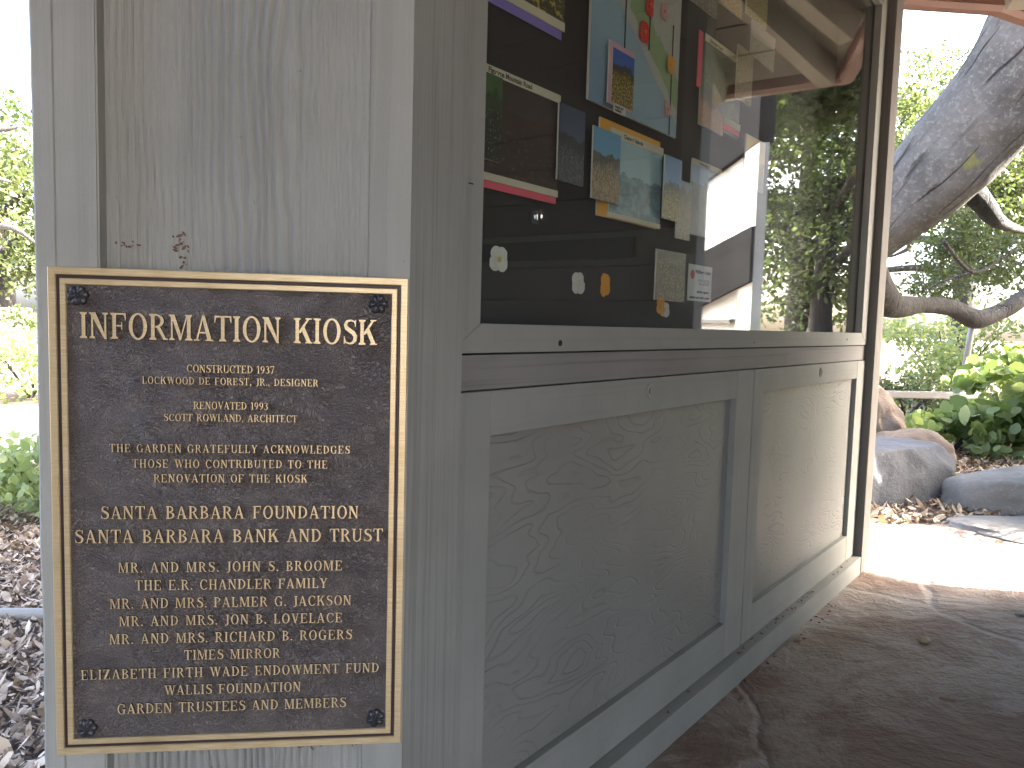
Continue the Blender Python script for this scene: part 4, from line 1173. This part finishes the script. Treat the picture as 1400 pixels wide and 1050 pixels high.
boulder('boulder', 'brown upright boulder half hidden by the kiosk end post', (2.72,5.95,.16), (.24,.3,.36), M_stonetan, 8.1, .6, cut=((1,-.5,.3,.8),))
boulder('boulder', 'low pale grey boulder on the mulch right of the path', (3.08,4.14,.0), (.62,.34,.26), M_stonegrey, 3.4, -.15, cut=((0,0,1,.75),(-.6,-.8,.1,.85)))
boulder('flat_stone', 'low flat grey stone lying at the path edge before the pale boulder', (2.62,3.56,.0), (.46,.28,.045), M_stonegrey, 6.7, -.3, cut=((0,0,1,.7),))

# leaf litter over the beds
def litter(name, polyfn, n, size, zoff=.0):
    P = polyfn(n)
    n = len(P)
    yaw = rng.random(n)*6.283; tilt = rng.normal(size=(n,2))*.6
    L = size*(.3+1.3*rng.random(n)**1.6); Wd = L*(.15+.45*rng.random(n)**1.5)
    d = np.stack([np.cos(yaw), np.sin(yaw), tilt[:,0]],1); s = np.stack([-np.sin(yaw), np.cos(yaw), tilt[:,1]],1)
    c = np.concatenate([P, (zoff-.022 + .03*rng.random(n))[:,None]],1)
    cl = (rng.random(n)*.5)[:,None]*L[:,None]
    u = np.array([0,0,1.])
    L_, W_ = L[:,None], Wd[:,None]
    vv = [c + d*L_*a + s*W_*b_ + u*cl*(1.6*a*a - .5*abs(b_)*0 + .8*b_*b_) for a, b_ in ((-.5,0),(-.2,.42),(.2,.5),(.5,.05),(.25,-.45),(-.2,-.5))]
    V = np.stack(vv,1).reshape(-1,3); F = np.arange(n*6).reshape(-1,6)
    me = bpy.data.meshes.new(name)
    me.from_pydata(V.tolist(), [], F.tolist()); me.materials.append(M_litter)
    o = bpy.data.objects.new(name, me); COL.objects.link(o)
    return tag(o, kind='stuff')
def area(x0, x1, y0, y1, keep=None):
    def f(n):
        P = np.stack([x0+(x1-x0)*rng.random(n), y0+(y1-y0)*rng.random(n)],1)
        return P if keep is None else P[keep(P)]
    return f
litter('bark_mulch', area(1.0,4.6,3.72,6.8), 14000, .042)
o = litter('leaf_litter', area(-3.0,-.60,.9,4.4, lambda P: (P[:,0] < -.60 - .12*(P[:,1]-.9))), 60000, .030)

# left side of the picture
ea, eb = px(-60,842,2.30), px(70,846,2.32)
o = meshobj('edging_pole', (lambda b: (tube(b, [Vector((-.9,.05,.0)), Vector((-.2,0,.004)), Vector((.25,0,.0)), Vector((.6,-.04,.004))], [.018,.02,.019,.018], 10, .08, 6, 5), b)[1])(bmesh.new()), plain('bleached edging wood', (.27,.24,.20), .8), None, True, (-1.45,2.28,.0), .06)
tag(o, 'bleached wooden pole lying as an edging in the leaf litter', 'edging')
def shrub(name, label, loc, r, k, cr_, n, mat, lsize, group=None, aspect=.5, stems=True):
    o = empty(name, loc); tag(o, label, 'shrub', group)
    leafcloud('foliage', spread_clumps((0,0,r[2]*1.0), r, k, cr_, n), mat, lsize, o, .3, aspect, aspect > .7)
    if stems:
        bm = bmesh.new()
        for i in range(5):
            a = i*1.3+.3
            tube(bm, [(0,0,-.05), (math.cos(a)*r[0]*.2, math.sin(a)*r[1]*.2, r[2]*.6), (math.cos(a)*r[0]*.5, math.sin(a)*r[1]*.5, r[2]*1.3)], [.016,.012,.006], 6, .1, 5, 4)
        meshobj('stems', bm, M_bark2, o)
    return o
shrub('shrub', 'leafy green shrub at the edge of the leaf litter left of the plaque', (-2.15,3.55,.0), (.42,.34,.22), 22, .12, 110, M_shrub, .05)
shrub('shrub', 'bright shrub between the two pale paths on the left', (-5.2,8.3,0), (1.0,.7,.42), 26, .26, 130, M_shrub, .07)
shrub('shrub', 'dark leafy shrub in front of the stone wall at the far left', (-9.4,14.2,0), (1.4,.9,.45), 22, .34, 150, M_oakleaf2, .09)
o = empty('stone_wall', (-11.5,16.2,0), .2); tag(o, 'low grey stone wall with a reddish coping in the far left garden', 'wall')
bm = bmesh.new()
for k in range(9):
    box(bm, -1.8+k*.42, -1.8+k*.42+.40, -.25, .25, -.1, .62+.05*random.random(), 0, .04)
meshobj('stones', bm, M_stonegrey, o)
bm = bmesh.new(); box(bm, -.8, 1.2, -.32, .32, .70, .95, 0, .04); meshobj('coping', bm, plain('reddish stone', (.34,.17,.11), .8), o)

# trees
def oaktree(name, label, loc, h, crown, k, cr_, n, mat, lsize, lean=(0,0), group='background trees', r0=.22, bmat=None):
    o = empty(name, loc); tag(o, label, 'tree', group)
    bm = bmesh.new()
    top = Vector((lean[0], lean[1], h))
    tube(bm, [Vector((0,0,-.2)), top*.35 + Vector((.12,.05,0)), top*.7, top], [r0*1.25, r0, r0*.8, r0*.45], 14, .12, 2, 8, random.random()*9)
    meshobj('trunk', bm, bmat or M_bark2, o, smooth=True)
    bm = bmesh.new()
    for i in range(7):
        a = i*2.4 + random.random(); s = top*(.45+.08*i)
        e = s + Vector((math.cos(a)*crown[0]*.8, math.sin(a)*crown[1]*.8, crown[2]*random.uniform(-.1,.5)))
        m1 = s.lerp(e,.4) + Vector((random.uniform(-.3,.3), random.uniform(-.3,.3), .25))
        tube(bm, [s, m1, s.lerp(e,.75)+Vector((0,0,random.uniform(-.2,.3))), e], [r0*.5, r0*.36, r0*.22, r0*.08], 9, .15, 2.5, 6, random.random()*9)
    meshobj('limbs', bm, bmat or M_bark2, o, smooth=True)
    leafcloud('crown', spread_clumps((lean[0], lean[1], h), crown, k, cr_, n), mat, lsize, o)
    return o
# far left
oaktree('garden_tree', 'bright green tree over the stone wall at the far left', (-12.6,19,0), 3.4, (3.0,2.4,2.3), 60, .62, 260, M_oakleaf2, .13)
oaktree('garden_tree', 'dark tree at upper left with a branch reaching into the white sky', (-9.2,12.6,0), 4.3, (2.1,1.6,.8), 20, .42, 200, M_oakleaf, .10, (-.6,0))
# seen in the window's reflection
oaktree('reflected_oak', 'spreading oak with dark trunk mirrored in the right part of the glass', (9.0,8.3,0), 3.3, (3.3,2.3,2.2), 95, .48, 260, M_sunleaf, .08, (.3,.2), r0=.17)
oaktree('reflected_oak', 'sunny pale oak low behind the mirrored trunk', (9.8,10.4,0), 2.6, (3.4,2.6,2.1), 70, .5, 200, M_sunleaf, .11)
oaktree('reflected_oak', 'tall oak mirrored in the glass beside the added white shed', (10.9,9.2,0), 4.6, (3.2,2.6,2.2), 60, .5, 260, M_oakleaf, .11)
# beyond the shrubs on the right
oaktree('garden_tree', 'pale green tree far behind the propped limb', (8.6,15.0,0), 3.8, (3.0,2.4,1.3), 30, .45, 110, M_oakleaf2, .12)
oaktree('garden_tree', 'green tree far behind the leaning trunk near the kiosk post', (5.4,13.4,0), 4.2, (2.2,2.0,1.3), 26, .42, 110, M_oakleaf2, .11)
GS = 'shrubs beyond the boulders'
shrub('shrub', 'tall feathery yellow green shrub behind the hand rail', (6.3,11.2,0), (1.5,.9,.75), 36, .34, 120, M_shrub, .08, GS)
shrub('shrub', 'rounded green shrub below the lower end of the propped limb', (8.6,11.6,0), (1.4,.9,.75), 30, .34, 120, M_shrub, .08, GS)
shrub('shrub', 'low grey green clump at the foot of the pole', (4.4,8.6,0), (.9,.5,.24), 24, .18, 120, M_oakleaf2, .05, GS)
shrub('shrub', 'broad leaved pale shrub spreading behind the pale boulder', (4.40,6.1,.0), (.80,.60,.44), 60, .18, 40, M_bigleaf, .13, GS, .8)
shrub('shrub', 'low broad leaved ground plant in front of the pole', (3.55,6.2,.0), (.6,.4,.14), 30, .13, 46, M_bigleaf, .085, GS, .8)
shrub('shrub', 'leafy shrub added out of view by the added white shed to shade the path edge', (3.22,3.66,.0), (.46,.30,.42), 40, .2, 140, M_shrub, .07)  # out of view, added to shade the flat stone and mulch

# white shed added for bright panels in the glass and shade on the boulders
o = empty('added_shed', (3.42,3.73,0), R(14)); tag(o, 'white boarded shed added for the bright panels mirrored in the glass', 'shed')
M_shade = wood_paint('painted shed shade', (.030,.030,.033), 'x', 60, .4, .004, .001, .2, 31)  # near-black colour that stands for shade on the white boards
M_shade.node_tree.nodes['Principled BSDF'].inputs['Specular IOR Level'].default_value = 0.0
zs = lambda z: .925 + (z-.925)*.675
bm = bmesh.new(); box(bm, 0, .31, 0, .07, 0, zs(2.74), 0, .006); meshobj('added_corner_board', bm, M_white, o)
bm = bmesh.new(); box(bm, .47, 3.4, .034, .10, 0, zs(2.74), 0); box(bm, .311, .469, .080, .098, 0, zs(2.74), 0); meshobj('wall', bm, M_white, o)  # wall of the added shed
bm = bmesh.new(); box(bm, 0, 3.4, -.007, .099, zs(2.74)+.001, 3.2, 0); meshobj('upper_shade', bm, M_shade, o)  # dark board standing for the shaded upper part of the wall
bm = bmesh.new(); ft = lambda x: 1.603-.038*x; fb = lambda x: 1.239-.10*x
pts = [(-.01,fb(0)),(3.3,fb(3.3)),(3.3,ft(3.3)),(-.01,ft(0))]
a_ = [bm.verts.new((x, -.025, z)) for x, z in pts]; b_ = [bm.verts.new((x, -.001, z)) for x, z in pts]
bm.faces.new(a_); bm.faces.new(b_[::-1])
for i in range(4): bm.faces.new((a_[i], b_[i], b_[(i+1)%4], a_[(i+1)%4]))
bmesh.ops.recalc_face_normals(bm, faces=bm.faces[:]); meshobj('shadow_band', bm, M_shade, o)  # dark slanting board painted as a band of shadow across the wall
bm = bmesh.new(); box(bm, .47, 3.4, -.007, .033, zs(.98), zs(1.03), 0, .003); meshobj('rail', bm, M_darkgrey, o)
bm = bmesh.new(); prism(bm, [(.42,.102),(3.4,.102),(3.9,.70),(2.2,.70)], 0, 3.2); meshobj('body', bm, M_darkgrey, o)
bm = bmesh.new(); prism(bm, [(-.05,-.12),(3.5,-.12),(4.1,.8),(2.2,.8),(-.05,.06)], 3.201, 3.28); meshobj('roof', bm, plain('shed roofing', (.10,.09,.085), .9), o)
